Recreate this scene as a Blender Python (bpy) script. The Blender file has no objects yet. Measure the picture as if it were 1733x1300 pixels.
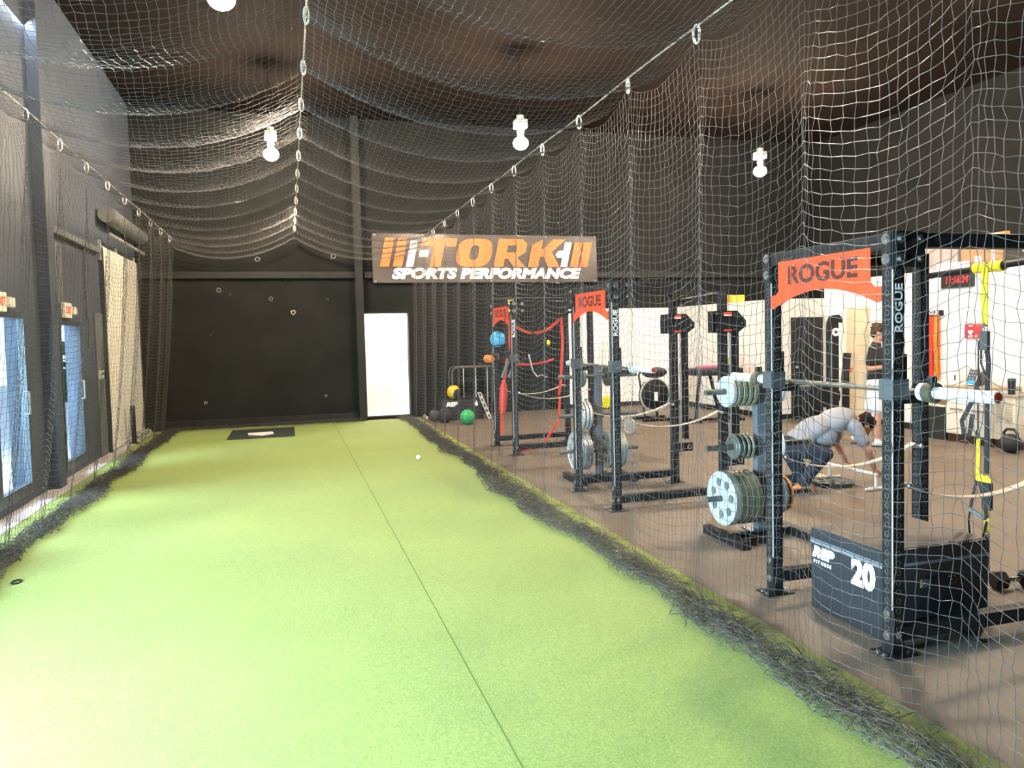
import bpy, bmesh, math, random
import numpy as np
from mathutils import Vector, Matrix, Euler
random.seed(7); RNG = np.random.default_rng(11)
SC = bpy.context.scene; COL = SC.collection
PI = math.pi
def V(*a): return Vector(a)
# ------------------------------------------------------------ materials
def lin(c):
    return tuple((x/12.92 if x <= .04045 else ((x+.055)/1.055)**2.4) for x in c)
def mat(name, rgb, rough=.6, metal=0., var=.08, vscale=6., bump=0., bscale=80., emit=None, estr=0., spec=.5, trans=0., sheen=0.):
    m = bpy.data.materials.new(name); m.use_nodes = True
    nt = m.node_tree; b = nt.nodes['Principled BSDF']
    b.inputs['Roughness'].default_value = rough; b.inputs['Metallic'].default_value = metal
    b.inputs['Specular IOR Level'].default_value = spec
    tc = nt.nodes.new('ShaderNodeTexCoord')
    n = nt.nodes.new('ShaderNodeTexNoise'); n.inputs['Scale'].default_value = vscale; n.inputs['Detail'].default_value = 4
    nt.links.new(tc.outputs['Object'], n.inputs['Vector'])
    r = nt.nodes.new('ShaderNodeValToRGB')
    c = rgb
    r.color_ramp.elements[0].position = .3; r.color_ramp.elements[1].position = .7
    r.color_ramp.elements[0].color = tuple(max(0, x*(1-var)) for x in c)+(1,)
    r.color_ramp.elements[1].color = tuple(min(1, x*(1+var)) for x in c)+(1,)
    nt.links.new(n.outputs['Fac'], r.inputs['Fac']); nt.links.new(r.outputs['Color'], b.inputs['Base Color'])
    if bump:
        n2 = nt.nodes.new('ShaderNodeTexNoise'); n2.inputs['Scale'].default_value = bscale; n2.inputs['Detail'].default_value = 3
        nt.links.new(tc.outputs['Object'], n2.inputs['Vector'])
        bp = nt.nodes.new('ShaderNodeBump'); bp.inputs['Strength'].default_value = bump; bp.inputs['Distance'].default_value = .01
        nt.links.new(n2.outputs['Fac'], bp.inputs['Height']); nt.links.new(bp.outputs['Normal'], b.inputs['Normal'])
    if emit:
        b.inputs['Emission Color'].default_value = tuple(emit)+(1,); b.inputs['Emission Strength'].default_value = estr
    if trans: b.inputs['Transmission Weight'].default_value = trans
    if sheen: b.inputs['Sheen Weight'].default_value = sheen
    return m
# ------------------------------------------------------------ mesh builder
class MB:
    def __init__(s): s.v = []; s.f = []; s.m = []; s.mi = 0; s.X = Matrix.Identity(4)
    def add(s, vs, fs):
        o = len(s.v); s.v += [tuple(s.X @ Vector(p)) for p in vs]
        s.f += [tuple(i+o for i in f) for f in fs]; s.m += [s.mi]*len(fs); return s
    def bm(s, bm):
        bm.verts.index_update(); s.add([v.co[:] for v in bm.verts], [[v.index for v in f.verts] for f in bm.faces]); bm.free(); return s
    def box(s, a, b, bev=0.):
        x0, y0, z0 = [min(p, q) for p, q in zip(a, b)]; x1, y1, z1 = [max(p, q) for p, q in zip(a, b)]
        return s.obox(((x0+x1)/2, (y0+y1)/2, (z0+z1)/2), (x1-x0, y1-y0, z1-z0), (0, 0, 0), bev)
    def obox(s, c, d, rot=(0, 0, 0), bev=0.):
        bm = bmesh.new(); bmesh.ops.create_cube(bm, size=1)
        for v in bm.verts: v.co = V(v.co.x*d[0], v.co.y*d[1], v.co.z*d[2])
        if bev: bmesh.ops.bevel(bm, geom=bm.edges[:], offset=bev, segments=2, affect='EDGES', profile=.6)
        bm.transform(Matrix.Translation(c) @ Euler(rot).to_matrix().to_4x4()); return s.bm(bm)
    def sweep(s, pts, prof, up=None, caps=True, closed=False):
        P = [Vector(p) for p in pts]; n = len(P); k = len(prof); vs = []
        T = []
        for i in range(n):
            a = P[(i-1) % n] if closed else P[max(i-1, 0)]; b = P[(i+1) % n] if closed else P[min(i+1, n-1)]
            t = b-a; T.append(t.normalized() if t.length > 1e-9 else V(0, 0, 1))
        ref = Vector(up) if up else (V(0, 0, 1) if abs(T[0].z) < .9 else V(1, 0, 0))
        N = None
        for i in range(n):
            if up: u = ref - T[i]*ref.dot(T[i])
            else:
                if N is None: N = ref
                u = N - T[i]*N.dot(T[i])
            if u.length < 1e-6: u = T[i].orthogonal()
            u.normalize(); N = u; w = T[i].cross(u)
            sc = prof if not callable(prof) else prof(i/(n-1))
            for (a, b) in sc: vs.append(P[i]+w*a+u*b)
        fs = []
        for i in range(n if closed else n-1):
            j = (i+1) % n
            for q in range(k):
                r = (q+1) % k; fs.append((i*k+q, i*k+r, j*k+r, j*k+q))
        if caps and not closed: fs += [tuple(range(k))[::-1], tuple(range((n-1)*k, n*k))]
        return s.add(vs, fs)
    def tube(s, pts, r, n=8, closed=False, up=None):
        return s.sweep(pts, [(r*math.cos(2*PI*i/n), r*math.sin(2*PI*i/n)) for i in range(n)], up, True, closed)
    def strap(s, pts, w, t, up): # up = direction across the thickness normal plane
        return s.sweep(pts, [(-w/2, -t/2), (w/2, -t/2), (w/2, t/2), (-w/2, t/2)], up)
    def cyl(s, a, b, r, r2=None, n=20):
        a = Vector(a); b = Vector(b); r2 = r if r2 is None else r2
        return s.lathe([(0, 0), (r, 0), (r2, (b-a).length), (0, (b-a).length)], a, b-a, n)
    def lathe(s, prof, c, ax, n=24):
        c = Vector(c); ax = Vector(ax).normalized(); u = ax.orthogonal().normalized(); w = ax.cross(u)
        vs = []; fs = []; idx = []
        for (r, h) in prof:
            if r < 1e-6: idx.append([len(vs)]); vs.append(c+ax*h)
            else:
                idx.append(list(range(len(vs), len(vs)+n)))
                for i in range(n): a = 2*PI*i/n; vs.append(c+ax*h+(u*math.cos(a)+w*math.sin(a))*r)
        for A, B in zip(idx, idx[1:]):
            for i in range(n):
                j = (i+1) % n
                if len(A) == 1 and len(B) == 1: break
                if len(A) == 1: fs.append((A[0], B[i], B[j]))
                elif len(B) == 1: fs.append((A[i], B[0], A[j])[::-1] if 0 else (A[j], A[i], B[0]))
                else: fs.append((A[i], B[i], B[j], A[j]))
        return s.add(vs, [f[::-1] for f in fs])
    def ball(s, c, r, n=16):
        r = (r, r, r) if not hasattr(r, '__len__') else r
        bm = bmesh.new(); bmesh.ops.create_uvsphere(bm, u_segments=n, v_segments=max(6, n*2//3), radius=1)
        bm.transform(Matrix.Translation(c) @ Matrix.Diagonal((r[0], r[1], r[2], 1))); return s.bm(bm)
    def torus(s, c, ax, R, r, n=24, k=8):
        c = Vector(c); ax = Vector(ax).normalized(); u = ax.orthogonal().normalized(); w = ax.cross(u)
        return s.tube([c+(u*math.cos(2*PI*i/n)+w*math.sin(2*PI*i/n))*R for i in range(n)], r, k, True, up=tuple(ax))
    def plate2d(s, loops, o, u, v, d): # outer loop + holes, extruded along u x v by d
        o = Vector(o); u = Vector(u); v = Vector(v); w = u.cross(v).normalized()*d
        bm = bmesh.new(); es = []
        for L in loops:
            vv = [bm.verts.new((a, b, 0)) for a, b in L]
            es += [bm.edges.new((vv[i], vv[(i+1) % len(vv)])) for i in range(len(vv))]
        bmesh.ops.triangle_fill(bm, use_beauty=True, use_dissolve=False, edges=es)
        bmesh.ops.recalc_face_normals(bm, faces=bm.faces[:])
        if bm.faces and sum(f.normal.z for f in bm.faces) < 0: bmesh.ops.reverse_faces(bm, faces=bm.faces[:])
        g = bmesh.ops.extrude_face_region(bm, geom=bm.faces[:])
        for e in g['geom']:
            if isinstance(e, bmesh.types.BMVert): e.co.z += 1
        # the original faces stay as the bottom: flip them
        bmesh.ops.recalc_face_normals(bm, faces=bm.faces[:])
        for x in bm.verts: x.co = o+u*x.co.x+v*x.co.y+w*x.co.z
        return s.bm(bm)
    def text(s, txt, o, u, v, size, d=.002, bold=0., shear=0., sx=1., align='CENTER', spacing=1., fit=None):
        cu = bpy.data.curves.new('t', 'FONT'); cu.body = txt; cu.size = size; cu.extrude = d/2; cu.offset = bold; cu.shear = shear
        cu.align_x = align; cu.align_y = 'CENTER'; cu.space_character = spacing; cu.resolution_u = 3
        ob = bpy.data.objects.new('t', cu); COL.objects.link(ob); bpy.context.view_layer.update()
        me = bpy.data.meshes.new_from_object(ob.evaluated_get(bpy.context.evaluated_depsgraph_get()))
        xs_ = [p.co.x for p in me.vertices]
        if fit: sx = fit/(max(xs_)-min(xs_))
        o = Vector(o); u = Vector(u)*sx; v = Vector(v); w = Vector(u).normalized().cross(v)
        s.add([o+u*p.co.x+v*p.co.y+w*(p.co.z+d/2) for p in me.vertices], [tuple(f.vertices) for f in me.polygons])
        bpy.data.objects.remove(ob); bpy.data.curves.remove(cu); bpy.data.meshes.remove(me); return s
    def build(s, name, mats, parent=None, smooth=False, loc=None):
        me = bpy.data.meshes.new(name); me.from_pydata(s.v, [], s.f)
        mats = mats if isinstance(mats, (list, tuple)) else [mats]
        for m in mats: me.materials.append(m)
        if len(mats) > 1: me.polygons.foreach_set('material_index', s.m)
        if smooth:
            me.polygons.foreach_set('use_smooth', [True]*len(me.polygons)); me.set_sharp_from_angle(angle=math.radians(38))
        me.update()
        o = bpy.data.objects.new(name, me); COL.objects.link(o)
        if parent: o.parent = parent
        if loc: o.location = loc
        return o
def tag(o, label=None, cat=None, group=None, kind=None):
    if label: o['label'] = label
    if cat: o['category'] = cat
    if group: o['group'] = group
    if kind: o['kind'] = kind
    return o
def thing(name, label, cat, loc=(0, 0, 0), rz=0., group=None):
    o = bpy.data.objects.new(name, None); COL.objects.link(o); o.location = loc; o.rotation_euler = (0, 0, rz)
    o.empty_display_size = .1
    return tag(o, label, cat, group)
def struct(mb, name, m, parent=None, smooth=False):
    o = mb.build(name, m, parent, smooth)
    if not parent: o['kind'] = 'structure'
    return o
def dup(root, loc=None, rz=None, label=None, group=None):
    def cp(o, par):
        c = o.copy(); COL.objects.link(c)
        if par: c.parent = par
        for ch in [x for x in bpy.data.objects if x.parent == o]: cp(ch, c)
        return c
    r = cp(root, None)
    if loc is not None: r.location = loc
    if rz is not None: r.rotation_euler = (0, 0, rz)
    if label: r['label'] = label
    if group: r['group'] = group
    return r
def circ(cx, cy, r, n=16): return [(cx+r*math.cos(2*PI*i/n), cy+r*math.sin(2*PI*i/n)) for i in range(n)]
def recess(o, mod='SUBSURF', lv=1):
    m = o.modifiers.new('s', mod); m.levels = lv; m.render_levels = lv; return o
# ------------------------------------------------------------ shared materials
M = {}
M['steel_black'] = mat('black_powdercoat', (.009, .009, .010), .5, bump=.05, bscale=300, spec=.3)
M['hole'] = mat('hole_dark', (.002, .002, .002), .9)
M['zinc'] = mat('zinc_plated', (.62, .62, .64), .28, 1.)
M['silver_edge'] = mat('silver_corner_edge', (.62, .62, .64), .45, .4)
M['chrome'] = mat('chrome', (.75, .75, .75), .16, 1.)
M['sleeve'] = mat('satin_chrome_sleeve', (.78, .80, .82), .35, .45)
M['black_rubber'] = mat('black_rubber', (.015, .015, .016), .7, bump=.1, bscale=200)
M['black_plastic'] = mat('black_plastic', (.012, .012, .012), .42)
M['red_sign'] = mat('red_powdercoat', (.78, .055, .014), .42)
M['white'] = mat('white_paint', (.8, .79, .76), .5, var=.03)
M['lettering_white'] = mat('white_lettering', (.85, .85, .85), .5, var=.02)
M['dark_letter'] = mat('dark_lettering', (.05, .008, .006), .5)
M['cast_grey'] = mat('grey_cast_iron_paint', (.40, .42, .42), .42, .2, var=.12, bump=.15, bscale=90)
M['cast_dark'] = mat('dark_cast_iron', (.10, .11, .10), .45, .4, var=.2, bump=.15, bscale=90)
M['yellow'] = mat('yellow_webbing', (.85, .6, .01), .6, bump=.2, bscale=400)
M['tan_webbing'] = mat('tan_webbing', (.52, .44, .35), .75, bump=.2, bscale=400)
M['black_webbing'] = mat('black_webbing', (.012, .012, .012), .8, bump=.2, bscale=400)
M['red_rubber'] = mat('red_latex', (.62, .05, .03), .5)
M['wood'] = mat('tan_wood', (.36, .2, .09), .5, var=.25, vscale=9)
M['cardboard'] = mat('brown_cardboard', (.36, .21, .11), .8)
M['grey_foam'] = mat('grey_foam', (.14, .15, .16), .85, bump=.2)
# ============================================================ SETTING
def turf_mat():
    m = bpy.data.materials.new('artificial_turf'); m.use_nodes = True; nt = m.node_tree; b = nt.nodes['Principled BSDF']
    L = nt.links.new; N = nt.nodes.new
    tc = N('ShaderNodeTexCoord')
    n1 = N('ShaderNodeTexNoise'); n1.inputs['Scale'].default_value = 95; n1.inputs['Detail'].default_value = 5; n1.inputs['Roughness'].default_value = .75
    n2 = N('ShaderNodeTexNoise'); n2.inputs['Scale'].default_value = .9; n2.inputs['Detail'].default_value = 3
    L(tc.outputs['Object'], n1.inputs['Vector']); L(tc.outputs['Object'], n2.inputs['Vector'])
    r = N('ShaderNodeValToRGB'); e = r.color_ramp.elements
    e[0].position = .28; e[0].color = (.095, .155, .022, 1); e[1].position = .74; e[1].color = (.33, .42, .08, 1)
    L(n1.outputs['Fac'], r.inputs['Fac'])
    mx = N('ShaderNodeMix'); mx.data_type = 'RGBA'; mx.blend_type = 'MULTIPLY'; mx.inputs['Factor'].default_value = .5
    r2 = N('ShaderNodeValToRGB'); r2.color_ramp.elements[0].position = .35; r2.color_ramp.elements[0].color = (.78, .8, .78, 1); r2.color_ramp.elements[1].position = .65; r2.color_ramp.elements[1].color = (1, 1, 1, 1)
    L(n2.outputs['Fac'], r2.inputs['Fac']); L(r.outputs['Color'], mx.inputs[6]); L(r2.outputs['Color'], mx.inputs[7]); L(mx.outputs[2], b.inputs['Base Color'])
    bp = N('ShaderNodeBump'); bp.inputs['Strength'].default_value = .6; bp.inputs['Distance'].default_value = .012
    L(n1.outputs['Fac'], bp.inputs['Height']); L(bp.outputs['Normal'], b.inputs['Normal'])
    b.inputs['Roughness'].default_value = .7; b.inputs['Specular IOR Level'].default_value = .3; b.inputs['Sheen Weight'].default_value = .10; b.inputs['Sheen Roughness'].default_value = .6
    return m
def rubber_floor_mat():
    m = mat('rubber_floor', (.15, .122, .095), .55, spec=.25, var=.12, vscale=2.2, bump=.12, bscale=120)
    return m
M['floor'] = rubber_floor_mat()
M['turf'] = turf_mat()
M['seam'] = mat('turf_seam', (.09, .15, .025), .9)
M['wall_black'] = mat('black_wall_paint', (.013, .0138, .0132), .7, spec=.12, var=.2, vscale=1.5, bump=.05, bscale=20)
M['wall_left'] = mat('dark_blue_grey_wall', (.058, .070, .094), .6, spec=.2, var=.15, vscale=1.5)
M['ceil'] = mat('dark_ceiling', (.012, .0085, .007), .85, spec=.05, var=.2, vscale=1.)
M['wall_white'] = mat('white_wall_paint', (.82, .79, .75), .65, var=.02)
M['base_black'] = mat('black_vinyl_base', (.012, .012, .012), .5)
M['brown_base'] = mat('brown_vinyl_base', (.045, .022, .014), .5)
M['steel_dark'] = mat('dark_painted_steel', (.016, .017, .017), .55, spec=.25)
M['concrete'] = mat('concrete', (.42, .38, .36), .85, var=.12, bump=.2)
BX = -2.85; BY = 16.5; CEIL = 6.4; RX = 13.0; FY = -3.2
struct(MB().box((BX-.3, FY-.3, -.06), (RX+.3, BY+.3, -.012)), 'floor', M['floor'])
t = MB().box((-2.62, FY, -.012), (2.65, 16.25, .004)); t.mi = 1; t.box((.838, FY, .003), (.846, 16.2, .0046))
struct(t, 'floor_turf', [M['turf'], M['seam']])
struct(MB().box((BX, FY, -.012), (-2.62, 16.3, .012)), 'floor_threshold', M['concrete'])
struct(MB().box((2.65, FY, -.012), (RX, BY, 0)), 'floor_rubber', M['floor'])
struct(MB().box((BX-.3, FY-.3, CEIL), (RX+.3, BY+.3, CEIL+.1)), 'ceiling', M['ceil'])
struct(MB().box((BX-.3, FY-.3, 0), (RX+.3, FY, CEIL)), 'wall_front', M['wall_black'])
struct(MB().box((RX, FY, 0), (RX+.3, BY, CEIL)), 'wall_right', M['wall_black'])
# back wall with the doorway (x 1.53..2.55, z .05..2.31)
DX0, DX1, DZ = 1.53, 2.55, 2.31
b = MB().box((BX-.3, BY, 0), (DX0, BY+.2, CEIL)).box((DX1, BY, 0), (RX+.3, BY+.2, CEIL)).box((DX0, BY, DZ), (DX1, BY+.2, CEIL)).box((DX0, BY, 0), (DX1, BY+.2, .05))
wb = struct(b, 'wall_back', M['wall_black'])
# small lit room behind the doorway
b = MB().box((DX0-1, BY+1.5, 0), (DX1+1.2, BY+1.6, 2.7)).box((DX0-1.1, BY+.2, 0), (DX0-1, BY+1.6, 2.7)).box((DX1+1.2, BY+.2, 0), (DX1+1.3, BY+1.6, 2.7)).box((DX0-1, BY+.2, 2.6), (DX1+1.2, BY+1.6, 2.7)).box((DX0-1, BY+.2, -.05), (DX1+1.2, BY+1.6, .04))
struct(b, 'wall_hallway', M['wall_white'])
b = MB().box((DX0, BY-.03, .05), (DX0+.05, BY+.2, DZ)); b.mi = 1
b.box((DX0+.05, BY-.02, DZ-.03), (DX1, BY+.2, DZ)).box((DX1-.03, BY-.02, .05), (DX1, BY+.2, DZ-.03))
struct(b, 'trim_doorway', [M['wood'], M['steel_dark']])
struct(MB().box((BX, BY-.10, 3.03), (1.42, BY, 3.17), .008), 'trim_girt', M['steel_dark'])
struct(MB().box((1.6, BY-.10, 3.03), (RX, BY, 3.17), .008), 'trim_girt_far', M['steel_dark'])
b = MB().box((1.40, BY-.24, 0), (1.56, BY-.225, CEIL)).box((1.475, BY-.23, 0), (1.487, BY, CEIL)).box((1.40, BY-.012, 0), (1.56, BY, CEIL))
struct(b, 'trim_column', M['steel_dark'])
struct(MB().box((BX, BY-.06, 0), (1.40, BY, .17), .006), 'baseboard_back', M['steel_dark'])
# ball marks in the black wall
M['chip'] = mat('chipped_white_board', (.42, .42, .4), .8)
for (px, pz, r, lit) in [(-.55, 3.43, .055, .5), (.98, 3.5, .055, .6), (-1.32, 2.80, .05, .4), (-1.1, 2.72, .03, .1), (-.31, 2.62, .045, .3), (.12, 2.33, .05, 1.), (.83, 2.6, .03, .2), (-1.66, .52, .03, .9), (.72, .55, .028, .8), (-2.2, 2.93, .02, .3), (.0, 3.0, .015, .3), (-1.5, 1.9, .014, .3), (4.1, 1.1, .03, .3), (3.7, 1.05, .025, .2)]:
    b = MB(); b.torus((px, BY-.004, pz), (0, 1, 0), r*.75, r*.16, 14, 5); b.mi = 1
    b.lathe([(r*.7, 0), (0, .004)], (px, BY-.002, pz), (0, -1, 0), 12); b.mi = 0
    for k in range(5):
        a = random.uniform(0, 6.28); q = r*random.uniform(.75, 1.25); s_ = r*.14
        b.ball((px+q*math.cos(a), BY-.004, pz+q*math.sin(a)), (s_*1.6, .004, s_), 6)
    b.build('wall_hole', [mat('wall_chip', tuple(x*lit for x in (.5, .5, .48)), .8), M['hole']], wb, True)
# white lower panels and the office block on the gym side
struct(MB().box((6.12, BY-.05, .1), (8.9, BY, 2.31)), 'wall_white_panel', M['wall_white'])
struct(MB().box((6.12, BY-.07, 0), (8.9, BY-.0, .1)), 'baseboard_back_gym', M['base_black'])
b = MB().box((8.9, 12.4, .1), (RX, BY, 2.31)); struct(b, 'wall_office', M['wall_white'])
struct(MB().box((8.88, 12.38, 0), (RX, BY, .1)), 'baseboard_office', M['base_black'])
b = MB().box((10.0, 2.0, .1), (RX, 12.4, 2.62)); struct(b, 'wall_side', M['wall_white'])
struct(MB().box((9.985, 2.0, 0), (RX, 12.4, .1)), 'baseboard_side', M['base_black'])
struct(MB().box((9.96, 11.2, .1), (10.0, 11.75, 2.1)), 'trim_side', mat('cream_trim', (.62, .52, .36), .6))
b = MB().box((9.23, 12.34, .02), (9.92, 12.4, 1.95), .004); d2 = struct(b, 'door_2', M['steel_dark'])
MB().ball((9.30, 12.31, 1.0), .03).cyl((9.30, 12.34, 1.0), (9.30, 12.31, 1.0), .012).build('door_handle', M['zinc'], d2, True)
MB().box((9.86, 12.325, .47), (9.92, 12.345, .6)).build('door_sticker', mat('red_sticker', (.6, .05, .04), .5), d2)
# ---------------------------------------------------------------- left wall: open bay, glass doors, roll up door
segs = [(FY, 0, 0, CEIL), (0, 5.2, 2.4, CEIL), (5.2, 7.75, 0, CEIL), (7.75, 9.75, 2.12, CEIL), (9.75, 11.1, 0, CEIL), (11.1, 12.12, 2.08, CEIL), (12.12, BY, 0, CEIL)]
b = MB()
for (y0, y1, z0, z1) in segs: b.box((BX-.2, y0, z0), (BX, y1, z1))
b.box((BX-.2, 7.75, 0), (BX, 9.75, .1)).box((BX-.2, 11.1, 0), (BX, 12.12, .1))
struct(b, 'wall_left', M['wall_left'])
b = MB().box((BX, 10.32, 0), (BX+.13, 10.60, CEIL), .004); struct(b, 'trim_column_left', M['wall_left'])
struct(MB().box((BX, 10.72, 3.18), (BX+.08, 13.3, 3.26)).box((BX, 12.95, 0), (BX+.02, 13.42, 2.25)).box((BX, 10.85, 2.3), (BX+.015, 11.35, 3.1)), 'trim_left', mat('grey_wall_panel', (.11, .12, .13), .6))
def glass_mat():
    m = bpy.data.materials.new('door_glass'); m.use_nodes = True; nt = m.node_tree; nt.nodes.clear()
    o = nt.nodes.new('ShaderNodeOutputMaterial'); mx = nt.nodes.new('ShaderNodeMixShader'); t = nt.nodes.new('ShaderNodeBsdfTransparent'); g = nt.nodes.new('ShaderNodeBsdfGlossy'); f = nt.nodes.new('ShaderNodeValue')
    t.inputs['Color'].default_value = (.88, .94, .96, 1); g.inputs['Roughness'].default_value = .02; f.outputs[0].default_value = .08
    nt.links.new(f.outputs[0], mx.inputs[0]); nt.links.new(t.outputs[0], mx.inputs[1]); nt.links.new(g.outputs[0], mx.inputs[2]); nt.links.new(mx.outputs[0], o.inputs['Surface']); return m
M['glass'] = glass_mat()
M['alu'] = mat('dark_aluminium_frame', (.06, .07, .085), .4, .3)
def glass_door(name, y0, y1, z1, leaves):
    fr = MB(); w = .055; x0, x1 = BX-.06, BX+.012
    fr.box((x0, y0, .1), (x1, y0+w, z1)).box((x0, y1-w, .1), (x1, y1, z1)).box((x0, y0+w, z1-w), (x1, y1-w, z1)).box((x0, y0+w, .1), (x1, y1-w, .22))
    for k in range(1, leaves):
        yy = y0+(y1-y0)*k/leaves; fr.box((x0, yy-.05, .22), (x1, yy+.05, z1-w))
    o = fr.build(name, M['alu']); o['kind'] = 'structure'
    MB().box((BX-.022, y0+w, .22), (BX-.012, y1-w, z1-w)).build('glass_pane', M['glass'], o)
    h = MB(); yy = y1-.16; h.tube([(x1, yy, 1.0), (x1+.05, yy, 1.0), (x1+.05, yy, 1.25), (x1, yy, 1.25)], .012, 8); h.build('door_handle', M['zinc'], o, True)
glass_door('door_1', 11.1, 12.12, 2.08, 1)
glass_door('door_3', 7.75, 9.75, 2.12, 2)
# roll up door: slatted curtain, guides, barrel
M['slat'] = mat('cream_slats', (.74, .72, .63), .5, var=.04)
b = MB(); z = 0.03
while z < 3.27:
    b.box((BX+.03, 13.5, z), (BX+.055, 16.36, z+.066)).box((BX+.035, 13.5, z+.066), (BX+.045, 16.36, z+.075)); z += .075
d4 = struct(b, 'door_4', M['slat'])
g = MB()
for y in (13.45, 16.36): g.box((BX, y, 0), (BX+.07, y+.05, 3.3))
g.build('guide_rail', M['alu'], d4)
MB().cyl((BX+.16, 13.4, 3.82), (BX+.16, 16.35, 3.82), .13, n=24).build('door_barrel', mat('galvanised', (.30, .31, .31), .4, .6), d4, True)
h = MB(); h.tube([(BX+.2, 13.4, 3.5), (BX+.2, 16.3, 3.5)], .03, 8)
for y in (13.42, 14.6, 16.2): h.box((BX+.01, y, 3.1), (BX+.05, y+.05, 3.42))
h.build('door_bracket', mat('pale_bracket', (.6, .6, .58), .4, .5), d4)
# outside: paved yard, hedge (seen through the glass)
struct(MB().box((-30, -20, -.2), (BX-.2, 40, -.03)), 'floor_yard', mat('pale_paving', (.62, .63, .65), .9))
M['leaf'] = mat('hedge_leaf', (.05, .13, .03), .7, var=.5, vscale=4)
def hedge(y0, y1, label):
    b = MB()
    for k in range(160):
        p = (random.uniform(-7.4, -6.2), random.uniform(y0, y1), random.uniform(.15, 1.9))
        for q in range(3):
            a = random.uniform(0, 6.28); s_ = random.uniform(.08, .2); t_ = random.uniform(-.7, .7)
            dx = V(math.cos(a), math.sin(a), t_)*s_; dy = V(-math.sin(a), math.cos(a), .5)*s_*.6
            P = Vector(p)+V(random.uniform(-.2, .2), random.uniform(-.2, .2), random.uniform(-.2, .2))
            b.add([P-dx, P+dy, P+dx, P-dy], [(0, 1, 2, 3)])
    r = thing('hedge', label, 'hedge', (0, 0, 0))
    b.build('foliage', M['leaf'], r)
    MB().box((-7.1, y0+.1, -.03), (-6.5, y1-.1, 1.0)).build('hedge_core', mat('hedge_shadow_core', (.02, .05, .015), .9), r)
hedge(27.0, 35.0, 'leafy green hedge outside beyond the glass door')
# ============================================================ NETS
M['net'] = mat('black_nylon_net', (.05, .048, .049), .45, var=.1, spec=.5)
def net_mesh(name, P, r, m=None, parent=None):
    """P: (nu, nv, 3) grid of knots; every row and column becomes a thin triangular cord"""
    Vs = []; Fs = []; off = 0
    for G in (P, P.transpose(1, 0, 2)):
        S, N = G.shape[:2]
        T = np.gradient(G, axis=1); T /= np.linalg.norm(T, axis=2, keepdims=True)+1e-12
        ref = np.array([.31, .83, .46]); A = np.cross(T, ref); A /= np.linalg.norm(A, axis=2, keepdims=True)+1e-9; B = np.cross(T, A)
        ring = np.stack([G+r*(A*math.cos(a)+B*math.sin(a)) for a in (0, 2*PI/3, 4*PI/3)], 2)
        Vs.append(ring.reshape(-1, 3))
        i = np.arange(S)[:, None, None]*N*3+np.arange(N-1)[None, :, None]*3
        k = np.arange(3)[None, None, :]; k2 = (k+1) % 3
        q = np.stack([i+k, i+k2, i+3+k2, i+3+k], -1).reshape(-1, 4)+off
        Fs.append(q); off += S*N*3
    Vv = np.concatenate(Vs).astype(np.float32); F = np.concatenate(Fs).astype(np.int32)
    me = bpy.data.meshes.new(name); me.vertices.add(len(Vv)); me.vertices.foreach_set('co', Vv.ravel())
    me.loops.add(F.size); me.loops.foreach_set('vertex_index', F.ravel())
    me.polygons.add(len(F)); me.polygons.foreach_set('loop_start', np.arange(len(F), dtype=np.int32)*4)
    me.polygons.foreach_set('use_smooth', np.ones(len(F), dtype=bool))
    me.materials.append(m or M['net']); me.update(calc_edges=True)
    o = bpy.data.objects.new(name, me); COL.objects.link(o)
    if parent: o.parent = parent
    return o
def sm_noise(n, step, amp):
    k = RNG.normal(0, 1, n//step+4); x = np.arange(n)/step; i = x.astype(int); f = x-i; f = f*f*(3-2*f)
    return amp*(k[i]*(1-f)+k[i+1]*f)
XL, XM, XR = -2.1, .2, 2.6; ZL, ZM, ZR = 3.79, 4.0, 3.71
CLIP = 1.03; Y0 = 4.43
def side_net(name, ya, yb, xt, zt, sgn, hang_in, label):
    # sgn +1: the skirt runs towards -x (right hand net); -1: towards +x
    cy, cz = .055, .060
    nu = int((yb-ya)/cy); nv = 62+42
    y = ya+np.arange(nu)*cy; ph = ((y-Y0)/CLIP) % 1.0; sw = 4*ph*(1-ph)
    fold = np.sin(2*PI*ph)+.35*np.sin(4*PI*ph+1)
    P = np.zeros((nu, nv, 3)); drop = zt-.09-.13*sw**1.25
    amp = 1+sm_noise(nu, 30, .25)
    xin = hang_in+sm_noise(nu, 14, .02)          # where the net meets the turf
    W = np.clip(.33+sm_noise(nu, 9, .05)+sm_noise(nu, 26, .06), .2, .5)
    nz1 = RNG.normal(0, 1, (nu, nv, 3))
    for v in range(nv):
        z = drop-v*cz*(1.0-.012*sw)
        fl = z < .03; over = np.maximum(0, (.03-z))
        h = np.clip(v/62, 0, 1)
        xh = xt+(xin-xt)*h**1.5+sgn*amp*fold*.055*np.minimum(1, v/14)*(1-.3*h)
        # skirt: crumpled in zigzag layers over the width W
        tt = over/2.4; tri = np.abs(((tt*4.4+.04*np.sin(y*7)) % 2.0)-1); tri = 1-tri
        sk = W*(.25*tt+.75*tri)
        xs = xin-sgn*(sk+.03*np.sin(y*13+v))
        zs = .016+.05*np.abs(np.sin(y*9+v*.9+np.cos(y*3.1)))+.012*tt
        P[:, v, 0] = np.where(fl, xs, xh)+nz1[:, v, 0]*np.where(fl, .012, .0035)
        P[:, v, 1] = y+.05*np.sin(2*PI*ph)*np.minimum(1, v/10)*h+nz1[:, v, 1]*np.where(fl, .016, .005)
        P[:, v, 2] = np.where(fl, np.maximum(zs+nz1[:, v, 2]*.01, .008), np.maximum(z, .03)+nz1[:, v, 2]*.004)
    return P
PR = side_net('r', 1.0, 16.3, XR, ZR, 1, 2.52, '')
o = net_mesh('side_net', PR, .0017); tag(o, 'black mesh net hanging between the turf lane and the power racks', 'netting', kind='thing')
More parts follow.
